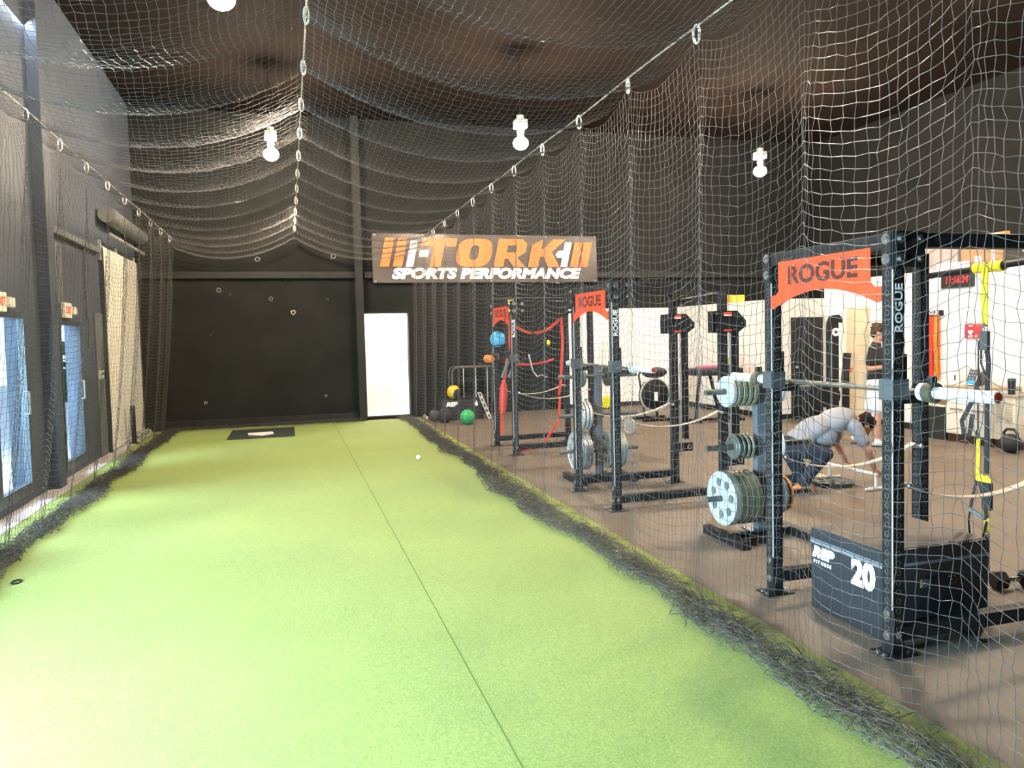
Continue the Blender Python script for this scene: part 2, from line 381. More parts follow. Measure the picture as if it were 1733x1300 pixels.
PL = side_net('l', 3.0, 16.3, XL, ZL, -1, -2.42, '')
o = net_mesh('side_net', PL, .0017); tag(o, 'black mesh net hanging along the wall with the glass doors', 'netting', kind='thing')
# net along the back wall: only the bunched foot lies on the turf
nu = int(3.6/.05); nv = 16; P = np.zeros((nu, nv, 3)); x = -2.1+np.arange(nu)*.05+.0
for v in range(nv):
    P[:, v, 0] = x+RNG.normal(0, .014, nu)
    P[:, v, 1] = 16.28-.30*(1-np.abs(((v/nv*3) % 2)-1))*(1+sm_noise(nu, 8, .25))+RNG.normal(0, .01, nu)
    P[:, v, 2] = np.maximum(.012, .02+.05*np.abs(np.sin(x*6+v))+RNG.normal(0, .008, nu))
o = net_mesh('net_bundle', P, .002); tag(o, 'bunched black net lying on the turf along the foot of the black wall', 'netting', kind='thing')
# ceiling net
cx = .05; xs = np.concatenate([np.linspace(XL, XM, 45, endpoint=False), np.linspace(XM, XR, 47)])
ys = np.arange(1.6, 16.28, .051); nu, nv = len(xs), len(ys)
X, Yg = np.meshgrid(xs, ys, indexing='ij'); left = X < XM
u = np.where(left, (X-XL)/(XM-XL), (X-XM)/(XR-XM)); za = np.where(left, ZL+(ZM-ZL)*u, ZM+(ZR-ZM)*u)
ph = ((Yg-Y0)/CLIP) % 1.0; sw = 4*ph*(1-ph)
Z = za-.05-.31*4*u*(1-u)*np.where(left, 1.0, .85)-.12*sw-.02*np.sin(2*PI*ph+1)*u
Z += RNG.normal(0, .004, Z.shape); Yg = Yg+.035*np.sin(2*PI*ph)+RNG.normal(0, .004, Z.shape); X = X+RNG.normal(0, .004, Z.shape)+.02*np.sin(Yg*6.1)*u*(1-u)*4
CN = np.stack([X, Yg, Z], -1)
o = net_mesh('overhead_net', CN, .0017); tag(o, 'black mesh net sagging overhead across the turf lane', 'netting', kind='thing')
er = MB(); er.tube([tuple(p) for p in CN[:, -1]],   .006, 6); er.tube([tuple(p+np.array([0, -.10, .0])) for p in CN[:, -3]], .005, 6)
er.build('edge_rope', mat('grey_rope', (.15, .15, .14), .8), o, True)
# cables and clips
M['cable'] = mat('steel_cable', (.6, .58, .52), .35, .6)
def cable(x, z, ya, label):
    o = MB().tube([(x, ya+(16.45-ya)*i/60, z+.006*math.sin(i*.8)) for i in range(61)], .006, 6).build('steel_cable', M['cable'], None, True)
    tag(o, label, 'cable')
cable(XR, ZR, -3.1, 'straight steel cable above the racks side net')
cable(XL, ZL, -3.1, 'steel cable along the glass door side holding the net edge')
cable(XM, ZM, -3.1, 'steel cable down the middle of the overhead net')
def clip_proto():
    b = MB(); pts = []
    for i in range(20):
        a = 2*PI*i/20; pts.append((0, .020*math.sin(a), -.050+.058*math.cos(a)*(1 if math.cos(a) > 0 else 1)))
    b.tube(pts, .0075, 6, True, up=(1, 0, 0)); return b
cp = None
for (x, z, lab, grp, n0) in ((XR, ZR, 'steel snap clip hooking the net to the cable on the racks side', 'clips on the racks side cable', -3), (XL, ZL, 'steel snap clip hooking the net to the cable on the glass door side', 'clips on the glass door side cable', -1), (XM, ZM, 'steel snap clip on the cable down the middle of the overhead net', 'clips on the middle cable', -2)):
    for k in range(n0, 12):
        y = Y0+k*CLIP
        if y > 16.2 or y < 1.6: continue
        if cp is None: cp = o = clip_proto().build('snap_clip', mat('bright_zinc_clip', (.8, .8, .8), .45, .3), None, True); tag(o, lab, 'clip', grp)
        else: o = dup(cp, label=lab, group=grp)
        o.location = (x, y, z); o.rotation_euler = (0, 0, PI/2+random.uniform(-.7, .7))
        if x == XM: o.location.z = z+.02
# ============================================================ POWER RACKS
RW, RD, RH, U = 1.10, 1.27, 2.24, .076   # width (y), depth (x), height, tube size
def upright_mb(h=RH):
    b = MB(); b.box((0, 0, 0), (U, U, h), .005); b.mi = 1
    n = int((h-.1)/.0508)
    for i in range(n):
        z = .09+i*.0508
        for (c, ax) in (((-.0006, U/2, z), (-1, 0, 0)), ((U/2, -.0006, z), (0, -1, 0)), ((U+.0006, U/2, z), (1, 0, 0)), ((U/2, U+.0006, z), (0, 1, 0))):
            b.lathe([(.0125, 0), (0, -.0008)], c, ax, 8)
    b.mi = 2
    for i in range(n):   # pale rims painted as the glint of light at the punched holes
        z = .09+i*.0508
        for (c, ax) in (((-.0008, U/2, z), (-1, 0, 0)), ((U/2, -.0008, z), (0, -1, 0))):
            b.lathe([(.0120, 0), (.0152, .0008), (.0160, 0)], c, ax, 10)
    return b
def beam_mb(L, axis, holes=True):
    b = MB(); b.box((0, 0, 0), (L, U, U) if axis == 'x' else (U, L, U), .005); b.mi = 1
    if holes:
        for i in range(int((L-.06)/.0508)):
            t_ = .05+i*.0508
            if axis == 'x':
                b.lathe([(.0125, 0), (0, -.0008)], (t_, -.0006, U/2), (0, -1, 0), 8); b.lathe([(.0125, 0), (0, .0008)], (t_, U/2, U+.0006), (0, 0, 1), 8)
            else:
                b.lathe([(.0125, 0), (0, -.0008)], (-.0006, t_, U/2), (-1, 0, 0), 8)
    return b
PB = [M['steel_black'], M['hole'], mat('hole_glint_rim', (.13, .13, .135), .4, .6)]; protos = {}
def bolt_mb(b, c, ax, s=1.):
    b.lathe([(.023*s, 0), (.023*s, .004*s), (.0, .004*s)], c, ax, 18)
    c2 = Vector(c)+Vector(ax).normalized()*.004*s
    b.lathe([(.0145*s, 0), (.0145*s, .009*s), (0, .009*s)], c2, ax, 6)
def sign_poly():
    W = RW-2*U
    pts = [(0, -.29), (0, -.21), (.05, -.21), (.078, -.185), (.078, 0), (W-.078, 0), (W-.078, -.185), (W-.05, -.21), (W, -.21), (W, -.29), (W-.03, -.295)]
    for i in range(19):
        t_ = i/18; pts.append((W-.03-(W-.06)*t_, -.295+.10*math.sin(PI*t_)**.9))
    return pts, W
def make_rack(label, extras):
    r = thing('power_rack', label, 'power rack', (0, 0, 0), 0, 'black power racks along the turf')
    for (x, y) in ((0, 0), (0, RW-U), (RD-U, 0), (RD-U, RW-U)):
        b = upright_mb(); b.build('upright', PB, r, False, (x, y, 0))
        f = MB(); f.box((-.06, -.035, 0), (U+.06, U+.035, .008), .002); f.mi = 1
        for (dx, dy) in ((-.038, .015), (-.038, U-.015), (U+.038, .015), (U+.038, U-.015)): bolt_mb(f, (dx, dy, .008), (0, 0, 1), .75)
        f.build('foot_plate', [M['steel_black'], M['zinc']], r, False, (x, y, 0))
    # beams
    beam_mb(RW-2*U, 'y').build('crossbeam', PB, r, False, (0, U, RH-.085))
    beam_mb(RD-2*U, 'x').build('top_beam', PB, r, False, (U, 0, RH-.085))
    beam_mb(RD-2*U, 'x').build('top_beam', PB, r, False, (U, RW-U, RH-.085))
    beam_mb(RD-2*U, 'x').build('base_beam', PB, r, False, (U, 0, .075))
    beam_mb(RD-2*U, 'x').build('base_beam', PB, r, False, (U, RW-U, .075))
    # gusset plates and bolts at the corners
    for y in (0, RW-U):
        MB().box((-.007, y+.006, RH-.19), (-.001, y+U-.006, RH-.005)).build('gusset_plate', M['steel_black'], r)
        MB().box((.008, -.007 if y == 0 else RW+.001, RH-.19), (.20, -.001 if y == 0 else RW+.007, RH-.005)).build('gusset_plate', M['steel_black'], r)
    bl = []
    for y in (U/2, RW-U/2):
        for z in (RH-.04, RH-.145): bl.append(((-.007, y, z), -PI/2, 1.25))
        for z in (.10, .22): bl.append(((-.001, y, z), -PI/2, 1.0))
    for z in (RH-.04, RH-.145): bl += [((.045, -.007, z), 0, 1.25), ((.17, -.007, z), 0, .9)]
    for x in (U/2, RD-U/2): bl.append(((x, -.001, .11), 0, .8))
    for (c, rz, sc) in bl:
        if 'bolt' not in protos:
            q = MB(); bolt_mb(q, (0, 0, 0), (0, -1, 0)); protos['bolt'] = o = q.build('bolt', M['zinc'], r)
        else: o = protos['bolt'].copy(); COL.objects.link(o); o.parent = r
        o.location = c; o.rotation_euler = (0, 0, rz); o.scale = (sc, sc, sc)
    # silver edge strips seen on the front corner
    # red name plate
    pts, W = sign_poly()
    s = MB(); s.plate2d([[(W-a, c) for a, c in pts][::-1]], (-.004, U+W, RH-.072), (0, -1, 0), (0, 0, 1), -.005)
    sg = s.build('name_plate', M['red_sign'], r)
    t_ = MB(); t_.text('ROGUE', (-.0045, U+W/2, RH-.072-.098), (0, -1, 0), (0, 0, 1), .150, .002, .005, 0, 1., spacing=1.02, fit=.60)
    t_.build('plate_lettering', M['dark_letter'], sg)
    k = MB(); yl = U+W/2+.30; zt = RH-.072-.098
    MB().box((-.0072, yl-.040, zt-.06), (-.0045, yl-.030, zt+.06)).build('stencil_gap', M['red_sign'], sg)
    MB().box((-.0072, yl-.60, zt-.018), (-.0045, yl-.515, zt-.010)).build('stencil_gap', M['red_sign'], sg)
    rv = None
    for a in (.03, .3, .5, .7, W-.03):
        c = (-.0045, U+a, RH-.10 if .05 < a < W-.05 else RH-.335)
        if rv is None:
            k = MB(); k.lathe([(.007, 0), (0, .003)], (0, 0, 0), (-1, 0, 0), 8); rv = k.build('rivet', M['dark_letter'], sg)
        else: rv = rv.copy(); COL.objects.link(rv)
        rv.location = c
    t_ = MB(); t_.box((.016, -.0025, RH-.56), (U-.016, -.0008, RH-.24)); t_.mi = 1
    t_.text('ROGUE', (U/2, -.0026, RH-.40), (0, 0, 1), (-1, 0, 0), .066, .001, .001, 0, 1.15)
    t_.build('brand_decal', [M['steel_black'], M['lettering_white']], r)
    # pull up bar between the rear uprights
    MB().cyl((RD-U*.55, U*.5, 2.12), (RD-U*.55, RW-U*.5, 2.08), .021, n=16).build('pull_up_bar', M['steel_black'], r, True)
    # j cups on the front uprights
    for y in (0, RW-U):
        j = MB(); j.box((-.012, y-.010, 1.36), (U+.02, y+U+.010, 1.47), .003); j.mi = 1
        j.box((U+.004, y+.004, 1.338), (U+.022, y+U-.004, 1.60), .004); j.box((U+.02, y+.006, 1.338), (U+.14, y+U-.006, 1.383), .004); j.box((U+.125, y+.006, 1.368), (U+.14, y+U-.006, 1.44), .003)
        j.build('bar_cradle', [mat('daylit_grey_steel', (.085, .09, .10), .45, .4), M['steel_black']], r)  # grey of the daylight is worked into the dark cradle colour
    # strap safeties
    for y in (U/2, RW-U/2):
        pts = []
        for i in range(25):
            q = i/24; x = U+.02+(RD-2*U-.04)*q; pts.append((x, y, .905-.115*4*q*(1-q)+.02*q))
        w_ = MB(); w_.strap(pts, .05, .006, (0, 0, 1)); w_.mi = 1
        for x in (U+.012, RD-U-.012):
            w_.cyl((x, y-.055, .91), (x, y+.055, .91), .012, n=10); w_.ball((x, y-.06, .91), .017, 10)
        w_.build('safety_strap', [M['tan_webbing'], M['zinc']], r, True)
    # silver corner strip with laser cut number slots
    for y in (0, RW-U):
        MB().box((-.0015, y-.0015, .25), (.0045, y+.0045, RH-.2)).build('edge_trim', M['silver_edge'], r)
    if extras:
        for y in (0, RW-U):   # sliding trolley column behind each rear upright
            c = MB(); x0 = RD+.075
            c.box((x0, y+.008, .50), (x0+.06, y+U-.008, 1.78), .004); c.mi = 1
            c.tube([(RD+.02, y-.012, .3), (RD+.02, y-.012, 1.8)], .008, 8)
            c.mi = 0; c.box((RD-.01, y-.01, .36), (x0+.10, y+.006, .46), .004)
            c.mi = 1; c.torus((x0+.05, y-.016, .41), (0, 1, 0), .022, .007, 14, 6)
            c.build('trolley_column', [M['steel_black'], M['zinc']], r)
            p = MB(); p.plate2d([[(-.13, 0), (.15, 0), (.24, .06), (.24, .12), (.14, .22), (-.13, .22)]], (RD-U/2, y-.020, 1.72), (1, 0, 0), (0, 0, 1), -.008)
            p.plate2d([[(-.13, 0), (.15, 0), (.24, .06), (.24, .12), (.14, .22), (-.13, .22)]], (RD-U/2, y+U+.012, 1.72), (1, 0, 0), (0, 0, 1), -.008)
            p.box((RD-U/2-.13, y-.02, 1.74), (RD-U/2-.12, y+U+.02, 1.92)); p.mi = 1
            for (a, c_) in ((-.1, .03), (-.1, .19), (.1, .03), (.1, .19), (.19, .09)): bolt_mb(p, (RD-U/2+a, y-.029, 1.72+c_), (0, -1, 0), .6)
            p.mi = 2; p.box((RD-.06, y-.031, 1.885), (RD+.03, y-.028, 1.925)); p.box((RD-.06, y-.031, 1.735), (RD+.03, y-.028, 1.75))
            p.mi = 3; p.box((RD-.055, y-.0325, 1.888), (RD+.025, y-.0305, 1.90))
            p.build('trolley_bracket', [M['steel_black'], M['zinc'], M['red_sign'], M['lettering_white']], r)
    return r
r1 = make_rack('black power rack nearest, straddling the black padded box', False); r1.location = (3.0, 3.2, 0)
r3 = dup(r1, (3.08, 10.45, 0), 0, 'black power rack furthest back, hung with red bands and a blue ball')
r2 = make_rack('black power rack in the middle with trolley columns at its rear posts', True); r2.location = (3.0, 6.74, 0)
def rods(o):  # accessory rods stored across the top of a rack
    pass
# barbells on the front cradles
def make_barbell(label):
    r = thing('barbell', label, 'barbell', (0, 0, 0), 0, 'barbells racked on the power racks')
    b = MB(); b.cyl((0, -.655, 0), (0, .655, 0), .0145, n=16); b.build('bar_shaft', mat('grey_steel_shaft', (.30, .29, .27), .35, .9), r, True)
    for s in (-1, 1):
        q = MB(); q.lathe([(.0, 0), (.031, 0), (.031, .40), (.028, .405), (0, .405)], (0, s*.69, 0), (0, s, 0), 28); sl = q.build('sleeve', M['sleeve'], r, True)
        q = MB(); q.lathe([(.016, 0), (.047, 0), (.047, .03), (.031, .036), (.016, .036)], (0, s*.652, 0), (0, s, 0), 28)
        q.build('collar_ring', M['sleeve'], r, True)
        q = MB(); q.lathe([(0, .4055), (.024, .4065), (.024, .409), (0, .409)], (0, s*.69, 0), (0, s, 0), 20); q.build('end_cap', mat('red_end_cap', (.35, .03, .02), .5), sl, True)
    return r
bb1 = make_barbell('shiny barbell lying on the cradles of the nearest power rack'); bb1.location = (3.165, 3.83, 1.40)
q = MB(); q.lathe([(.0325, 0), (.052, 0), (.052, .055), (.0325, .055)], (0, 0, 0), (0, 1, 0), 24); q.mi = 1
q.box((-.018, .01, .045), (.018, .045, .085), .006)
o = q.build('collar_clamp', [mat('olive_collar', (.10, .09, .06), .5, .4), M['black_plastic']], None, True); o.location = (3.165, 3.085, 1.40); tag(o, 'dark clamp collar on the near sleeve of the nearest barbell', 'collar')
o2 = dup(o, label='dark clamp collar on the far sleeve of the nearest barbell'); o2.location = (3.165, 4.58, 1.40)
bb2 = dup(bb1, (3.165, 7.30, 1.40), 0, 'barbell lying on the cradles of the middle power rack')
# ------------------------------------------------------------ weight plates
def holed_plate(R, nh, hr, hd, t_, bore=.026):
    b = MB(); b.plate2d([circ(0, 0, R, 48)]+[circ(hd*math.cos(2*PI*(i+.35)/nh), hd*math.sin(2*PI*(i+.35)/nh), hr, 16) for i in range(nh)]+[circ(0, 0, bore, 16)], (t_/2, 0, 0), (0, 1, 0), (0, 0, 1), -t_)
    b.lathe([(R-.014, -t_*.72), (R, -t_*.6), (R, t_*.6), (R-.014, t_*.72), (R-.02, t_*.5), (R-.02, -t_*.5), (R-.014, -t_*.72)], (0, 0, 0), (1, 0, 0), 48)
    b.lathe([(bore, -t_*.7), (bore+.028, -t_*.7), (bore+.03, t_*.7), (bore, t_*.7), (bore, -t_*.7)], (0, 0, 0), (1, 0, 0), 24)
    return b
def solid_plate(R, t_, bore=.026):
    b = MB(); b.lathe([(bore, -t_*.5), (bore+.03, -t_*.5), (bore+.035, -t_*.32), (R-.03, -t_*.32), (R-.025, -t_*.5), (R-.004, -t_*.5), (R, -t_*.35), (R, t_*.35), (R-.004, t_*.5), (bore, t_*.5), (bore, -t_*.5)], (0, 0, 0), (1, 0, 0), 40)
    return b
def plate(kind, loc, label, group, m):
    key = (kind, m.name)
    if key not in protos:
        b = {'big': lambda: holed_plate(.222, 7, .036, .135, .034), 'mid': lambda: solid_plate(.17, .030), 'small': lambda: solid_plate(.105, .024), 'olive': lambda: solid_plate(.128, .034)}[kind]()
        o = protos[key] = b.build('weight_plate', m, None, True)
    else:
        o = protos[key].copy(); COL.objects.link(o)
    o.location = loc; tag(o, label, 'weight plate', group); return o
M['plate_olive'] = mat('olive_grey_iron', (.20, .21, .14), .4, .35, var=.15, bump=.1, bscale=90)
def make_tree(label):
    r = thing('plate_tree', label, 'plate rack', (0, 0, 0), 0, 'plate trees between the racks')
    MB().box((-.04, -.035, .05), (.04, .035, 1.36), .006).build('post', mat('grey_blue_steel', (.13, .145, .17), .45, .3), r)
    b = MB().box((-.36, -.30, .0), (-.28, .30, .07), .005).box((.28, -.30, .0), (.36, .30, .07), .005).box((-.3, -.04, .02), (.3, .04, .07), .005); b.build('base_frame', M['steel_black'], r)
    b = MB().box((-.13, -.075, .07), (.13, .075, .08), .002); b.mi = 1
    for x in (-.1, .1):
        for y in (-.05, .05): bolt_mb(b, (x, y, .08), (0, 0, 1), .7)
    b.build('base_plate', [mat('blue_lit_plate', (.05, .07, .11), .35, .4), M['zinc']], r)  # blue daylight is put into the colour of this black base plate
    for z in (.36, .78, 1.24):
        for s in (-1, 1):
            q = MB(); q.cyl((s*.04, 0, z), (s*.50, 0, z), .0235, n=16); q.lathe([(.045, 0), (.045, .012), (.024, .012)], (s*.04, 0, z), (s, 0, 0), 16)
            q.build('peg', M['cast_dark'], r, True)
    return r
T1 = make_tree('plate tree by the nearest power rack, holding the big grey spoked plates'); T1.location = (3.74, 5.45, 0)
T2 = dup(T1, (3.50, 8.30, 0), 0, 'plate tree between the middle and the furthest rack'); T2.rotation_euler = (0, 0, 0)
for i in range(5):
    plate('big', (3.40+i*.052, 5.45, .36-.0), ['big spoked grey plate outermost on the low peg, facing the turf', 'big spoked plate second from the turf on the low peg', 'big spoked plate in the middle of the low peg stack', 'big spoked plate second from the post on the low peg', 'big spoked plate next to the post on the low peg'][i], 'spoked plates on the near tree', M['cast_grey'] if i == 0 else M['plate_olive'])
for i in range(5):
    plate('olive', (3.44+i*.050, 5.45, 1.24), ['grey plate outermost on the top peg under the barbell sleeve', 'olive plate in the stack on the top peg, turf side', 'olive plate in the stack on the top peg, turf side', 'olive plate in the stack on the top peg, turf side', 'olive plate in the stack on the top peg, turf side'][i], 'plates on the top peg, turf side' if i else None, M['cast_grey'] if i == 0 else M['plate_olive'])
for i in range(2):
    plate('olive', (3.85+i*.05, 5.45, 1.24), ['pale plate on the top peg beyond the grey post', 'pale plate outermost on the top peg beyond the post'][i], None, M['cast_grey'])
for i in range(4):
    plate('small', (3.50+i*.042, 5.45, .78), ['small dark plate outermost on the middle peg of the near tree'] [0] if i == 0 else 'small dark plate in the stack on the middle peg', None if i == 0 else 'small plates on the middle peg', M['cast_dark'] if i < 2 else M['plate_olive'])
plate('mid', (3.86, 5.45, .78), 'pale round plate on the middle peg beyond the post', None, mat('pale_plate', (.72, .76, .8), .4))
plate('mid', (3.90, 5.45, .36), 'dark plate on the low peg beyond the post, beside the rack', None, M['cast_dark'])
b = solid_plate(.15, .028); o = b.build('weight_plate', mat('orange_plate', (.55, .2, .06), .5), None, True); o.location = (3.96, 5.45, .36); tag(o, 'orange rimmed plate outermost on the low peg by the nearest rack', 'weight plate')
# far tree: two stacks of silver plates low, smaller above
M['silver_plate'] = mat('silver_plate', (.50, .51, .50), .4, .5, var=.12, bump=.1)
for i in range(3): plate('big', (3.20+i*.058, 8.30, .36), ['silver spoked plate outermost on the far tree low peg, behind the rack post', 'silver plate in the turf side stack on the far tree', 'silver plate in the turf side stack on the far tree'][i], None if i == 0 else 'silver plates, turf side of the far tree', M['silver_plate'])
for i in range(4): plate('big', (3.60+i*.05, 8.30, .36), 'silver plate in the stack beyond the post of the far tree', 'silver plates beyond the post of the far tree', M['silver_plate'])
for i in range(3): plate('mid', (3.26+i*.045, 8.30, .78), 'mid sized plate on the middle peg of the far tree, turf side', 'middle peg plates of the far tree', M['silver_plate'])
for i in range(2): plate('olive', (3.24+i*.05, 8.30, 1.24), 'small dark plate on the top peg of the far tree, turf side', 'top peg plates of the far tree', M['cast_dark'])
for i in range(2): plate('olive', (3.62+i*.05, 8.30, 1.24), 'small dark plate on the top peg of the far tree, beyond the post', 'top peg plates of the far tree beyond the post', M['cast_dark'])
# ------------------------------------------------------------ padded box
r = thing('plyo_box', 'black padded jump box marked 20 inside the nearest power rack', 'jump box', (3.10, 3.37, 0))
bx, by, bz = .74, .61, .508
M['vinyl'] = mat('black_vinyl', (.018, .02, .025), .42, bump=.1, bscale=250)
M['box_top'] = mat('brown_box_top', (.10, .08, .065), .45)
b = MB().box((0, 0, 0), (bx, by, bz-.004), .012); b.mi = 1; b.box((.012, .012, bz-.005), (bx-.012, by-.012, bz))
body = b.build('box_body', [M['vinyl'], M['box_top']], r)
b = MB().box((-.004, .0, bz-.10), (0, by, bz-.083)).box((0, -.004, bz-.10), (bx, 0, bz-.083)).box((-.003, .0, bz-.078), (0, by, bz-.072)); b.build('seam_strip', mat('grey_zip_strip', (.16, .17, .2), .5), r)
b = MB(); b.text('20', (-.002, .155, .325), (0, -1, 0), (0, 0, 1), .20, .002, .012, 0, .9); b.build('size_number', M['lettering_white'], r)
b = MB(); b.text('REP', (-.002, .50, .355), (0, -1, 0), (0, 0, 1), .088, .002, .007, .25, 1.25); b.text('FITNESS', (-.002, .50, .295), (0, -1, 0), (0, 0, 1), .030, .002, .001, 0, 1.1, spacing=1.45); b.build('logo', M['lettering_white'], r)
b = MB(); b.strap([(.27, -.003, .30), (.30, -.022, .302), (.44, -.022, .302), (.47, -.003, .30)], .045, .004, (0, -1, 0)); b.box((.245, -.005, .275), (.295, -.001, .325)).box((.445, -.005, .275), (.495, -.001, .325))
b.build('handle', M['black_webbing'], r)
for x in (.27, .47):
    b = MB(); s = .021
    for p, q in (((-s, -s), (s, -s)), ((s, -s), (s, s)), ((s, s), (-s, s)), ((-s, s), (-s, -s)), ((-s, -s), (s, s)), ((-s, s), (s, -s))):
        b.tube([(x+p[0], -.006, .30+p[1]), (x+q[0], -.006, .30+q[1])], .0012, 5)
    b.build('stitching', mat('yellow_thread', (.45, .40, .18), .7), r)
# short band pegs lying by the base beam
o = MB().cyl((3.57, 3.33, .016), (3.565, 3.17, .016), .015, n=10).build('steel_peg', M['steel_black'], None, True); tag(o, 'short black steel peg on the floor in front of the black box', 'peg')
# ============================================================ GYM CLUTTER
# banner
r = thing('banner', 'black banner with orange and white lettering high on the back wall', 'banner', (1.78, BY-.13, 2.93))
W, Hh = 5.15, 1.05; n = 40; b = MB(); vs = []; fs = []
for i in range(n+1):
    for j in range(9):
        x = W*i/n; z = Hh*j/8
        vs.append((x, .012*math.sin(x*2.1+z*3)+.01*math.sin(x*5-z*4), z))
k = len(vs); vs += [(x, y+.006, z) for x, y, z in vs]
for i in range(n):
    for j in range(8):
        a = i*9+j; fs.append((a, a+9, a+10, a+1)); fs.append((a+k, a+k+1, a+k+10, a+k+9))
b.add(vs, fs); b.build('banner_cloth', mat('brown_black_banner_vinyl', (.075, .06, .055), .35, var=.25, vscale=1.2), r, True)
M['orange'] = mat('banner_orange', (.85, .20, .04), .4, var=.12, vscale=1.5)
O = (0, -.030, 0); UX = (1, 0, 0); UZ = (0, 0, 1); sh = .22
def poly(b, pts, holes=()):
    f = lambda L: [(x+sh*(z-.33), z) for x, z in L]
    b.plate2d([f(pts)]+[f(h) for h in holes], O, UX, UZ, .004)
z0, z1 = .34, .96
b = MB()
for x in (.14, .42, 4.47, 4.70): poly(b, [(x, z0), (x+.20, z0), (x+.20, z1-.06 if x > 4 else z1), (x, z1-.06 if x > 4 else z1)])
# T
poly(b, [(1.22, z0), (1.46, z0), (1.46, .78), (1.72, .78), (1.72, z1), (.98, z1), (.92, .78), (1.22, .78)])
# O
ov = lambda cx, cz, a, c, n=28, p=3.2: [(cx+a*math.copysign(abs(math.cos(t))**(2/p), math.cos(t)), cz+c*math.copysign(abs(math.sin(t))**(2/p), math.sin(t))) for t in [2*PI*i/n for i in range(n)]]
poly(b, ov(2.16, .65, .40, .31), [ov(2.16, .65, .10, .155)])
# R
poly(b, [(2.66, z0), (2.88, z0), (2.88, .52), (2.96, .52), (3.12, z0), (3.40, z0), (3.16, .55), (3.34, .66), (3.34, .86), (3.22, z1), (2.66, z1)], [[(2.90, .66), (3.10, .66), (3.12, .70), (3.12, .79), (3.08, .82), (2.90, .82)]])
# K
poly(b, [(3.46, z0), (3.70, z0), (3.70, .56), (3.78, .58), (3.94, z0), (4.22, z0), (3.96, .68), (4.24, z1), (3.94, z1), (3.74, .74), (3.70, .74), (3.70, z1), (3.46, z1-.12)])
b.build('orange_lettering', M['orange'], r)
b = MB()
poly(b, [(.70, z0), (.86, z0), (.86, z1-.06), (.70, z1-.06)]); poly(b, [(.94, .55), (1.14, .55), (1.14, .70), (.94, .70)])
poly(b, [(4.24, .34), (4.40, .34), (4.40, z1-.06), (4.24, z1-.06), (4.24, .72), (4.12, .70), (4.06, .62), (4.12, .55), (4.24, .55)])
b.text('SPORTS PERFORMANCE', (W/2-.04, -.030, .185), UX, UZ, .30, .004, .020, .22, 1.30, spacing=1.03)
b.build('white_lettering', M['lettering_white'], r)
b = MB()
for x in (.05, 1.3, 2.6, 3.9, W-.05):
    for z in (.03, Hh-.03): b.torus((x, -.022, z), (0, 1, 0), .018, .006, 12, 5)
b.build('grommet', M['zinc'], r)
# home plate on its rubber mat
o = MB().box((-1.12, 14.25, .004), (.05, 15.75, .014), .004).build('batting_mat', mat('green_black_rubber_mat', (.015, .024, .022), .75, bump=.1), None); tag(o, 'black rubber mat at the far end of the turf under home plate', 'mat')
b = MB(); b.plate2d([[(-.22, .2), (.22, .2), (.22, -.02), (0, -.22), (-.22, -.02)]], (-.55, 14.72, .014), (math.cos(.1), math.sin(.1), 0), (-math.sin(.1), math.cos(.1), 0), .022)
o = b.build('home_plate', mat('white_rubber', (.8, .78, .74), .5), None); tag(o, 'white home plate lying on the black mat', 'home plate')
def small_ball(x, y, r_, m, label, grp=None, z=0., cat='ball', name='baseball'):
    b = MB(); b.ball((0, 0, 0), r_, 14); o = b.build(name, m, None, True); o.location = (x, y, z+r_); tag(o, label, cat, grp)
    if name == 'baseball':
        pts = [(1.005*r_*math.cos(t)*math.sqrt(1-.16*math.sin(2*t)**2), 1.005*r_*math.sin(t)*math.sqrt(1-.16*math.sin(2*t)**2), 1.005*r_*.4*math.sin(2*t)) for t in [2*PI*i/28 for i in range(28)]]
        MB().tube(pts, r_*.04, 5, True).build('ball_seam', M['red_rubber'], o)
    return o
wl = mat('worn_white_leather', (.6, .58, .54), .7)
small_ball(1.71, 10.64, .036, wl, 'scuffed white baseball alone in the middle of the turf', z=.004)
small_ball(2.78, 16.25, .037, wl, 'white baseball against the black wall, nearest the doorway', None)
small_ball(2.98, 15.95, .037, wl, 'white baseball on the floor by the black wall, second from the doorway', None)
small_ball(2.74, 15.80, .037, wl, 'white baseball on the floor nearest the turf edge, by the red ball', None)
small_ball(2.93, 15.62, .06, M['red_rubber'], 'small red ball on the floor before the black wall', name='weighted_ball')
b = MB(); b.torus((0, 0, .008), (0, 0, 1), .03, .006, 18, 6); o = b.build('carabiner', M['steel_black'], None, True); o.location = (-2.0, 6.35, .004); o.scale = (1, 1.6, 1); tag(o, 'black carabiner ring lying on the turf at the glass door side', 'carabiner')
# medicine balls and the REP box by the back wall
def med_ball(loc, r_, m, label):
    t = thing('medicine_ball', label, 'medicine ball', loc)
    b = MB(); bm = bmesh.new(); bmesh.ops.create_icosphere(bm, subdivisions=3, radius=r_)
    b.bm(bm); b.build('ball_shell', m, t, True)
    s = MB()
    for ax in ((1, 0, 0), (0, 1, 0), (.3, .2, 1)): s.torus((0, 0, 0), ax, r_*1.0, r_*.018, 32, 5)
    s.build('panel_seam', M['black_rubber'], t, True); return t
bx = thing('plyo_box', 'black padded box marked REP 6 against the back wall under the yellow ball', 'jump box', (3.02, 15.35, 0))
MB().box((0, 0, 0), (.86, .6, .42), .02).build('box_body', M['vinyl'], bx)
b = MB(); b.text('REP', (.17, -.003, .335), UX, UZ, .115, .003, .008, .25, 1.2); b.build('logo', M['lettering_white'], bx)
b = MB(); b.text('6', (.70, -.003, .335), UX, UZ, .14, .003, .008); b.build('size_number', M['lettering_white'], bx)
mb_y = med_ball((3.30, 15.62, .575), .145, mat('yellow_vinyl', (.75, .52, .03), .5), 'yellow medicine ball with a black patch on the black box')
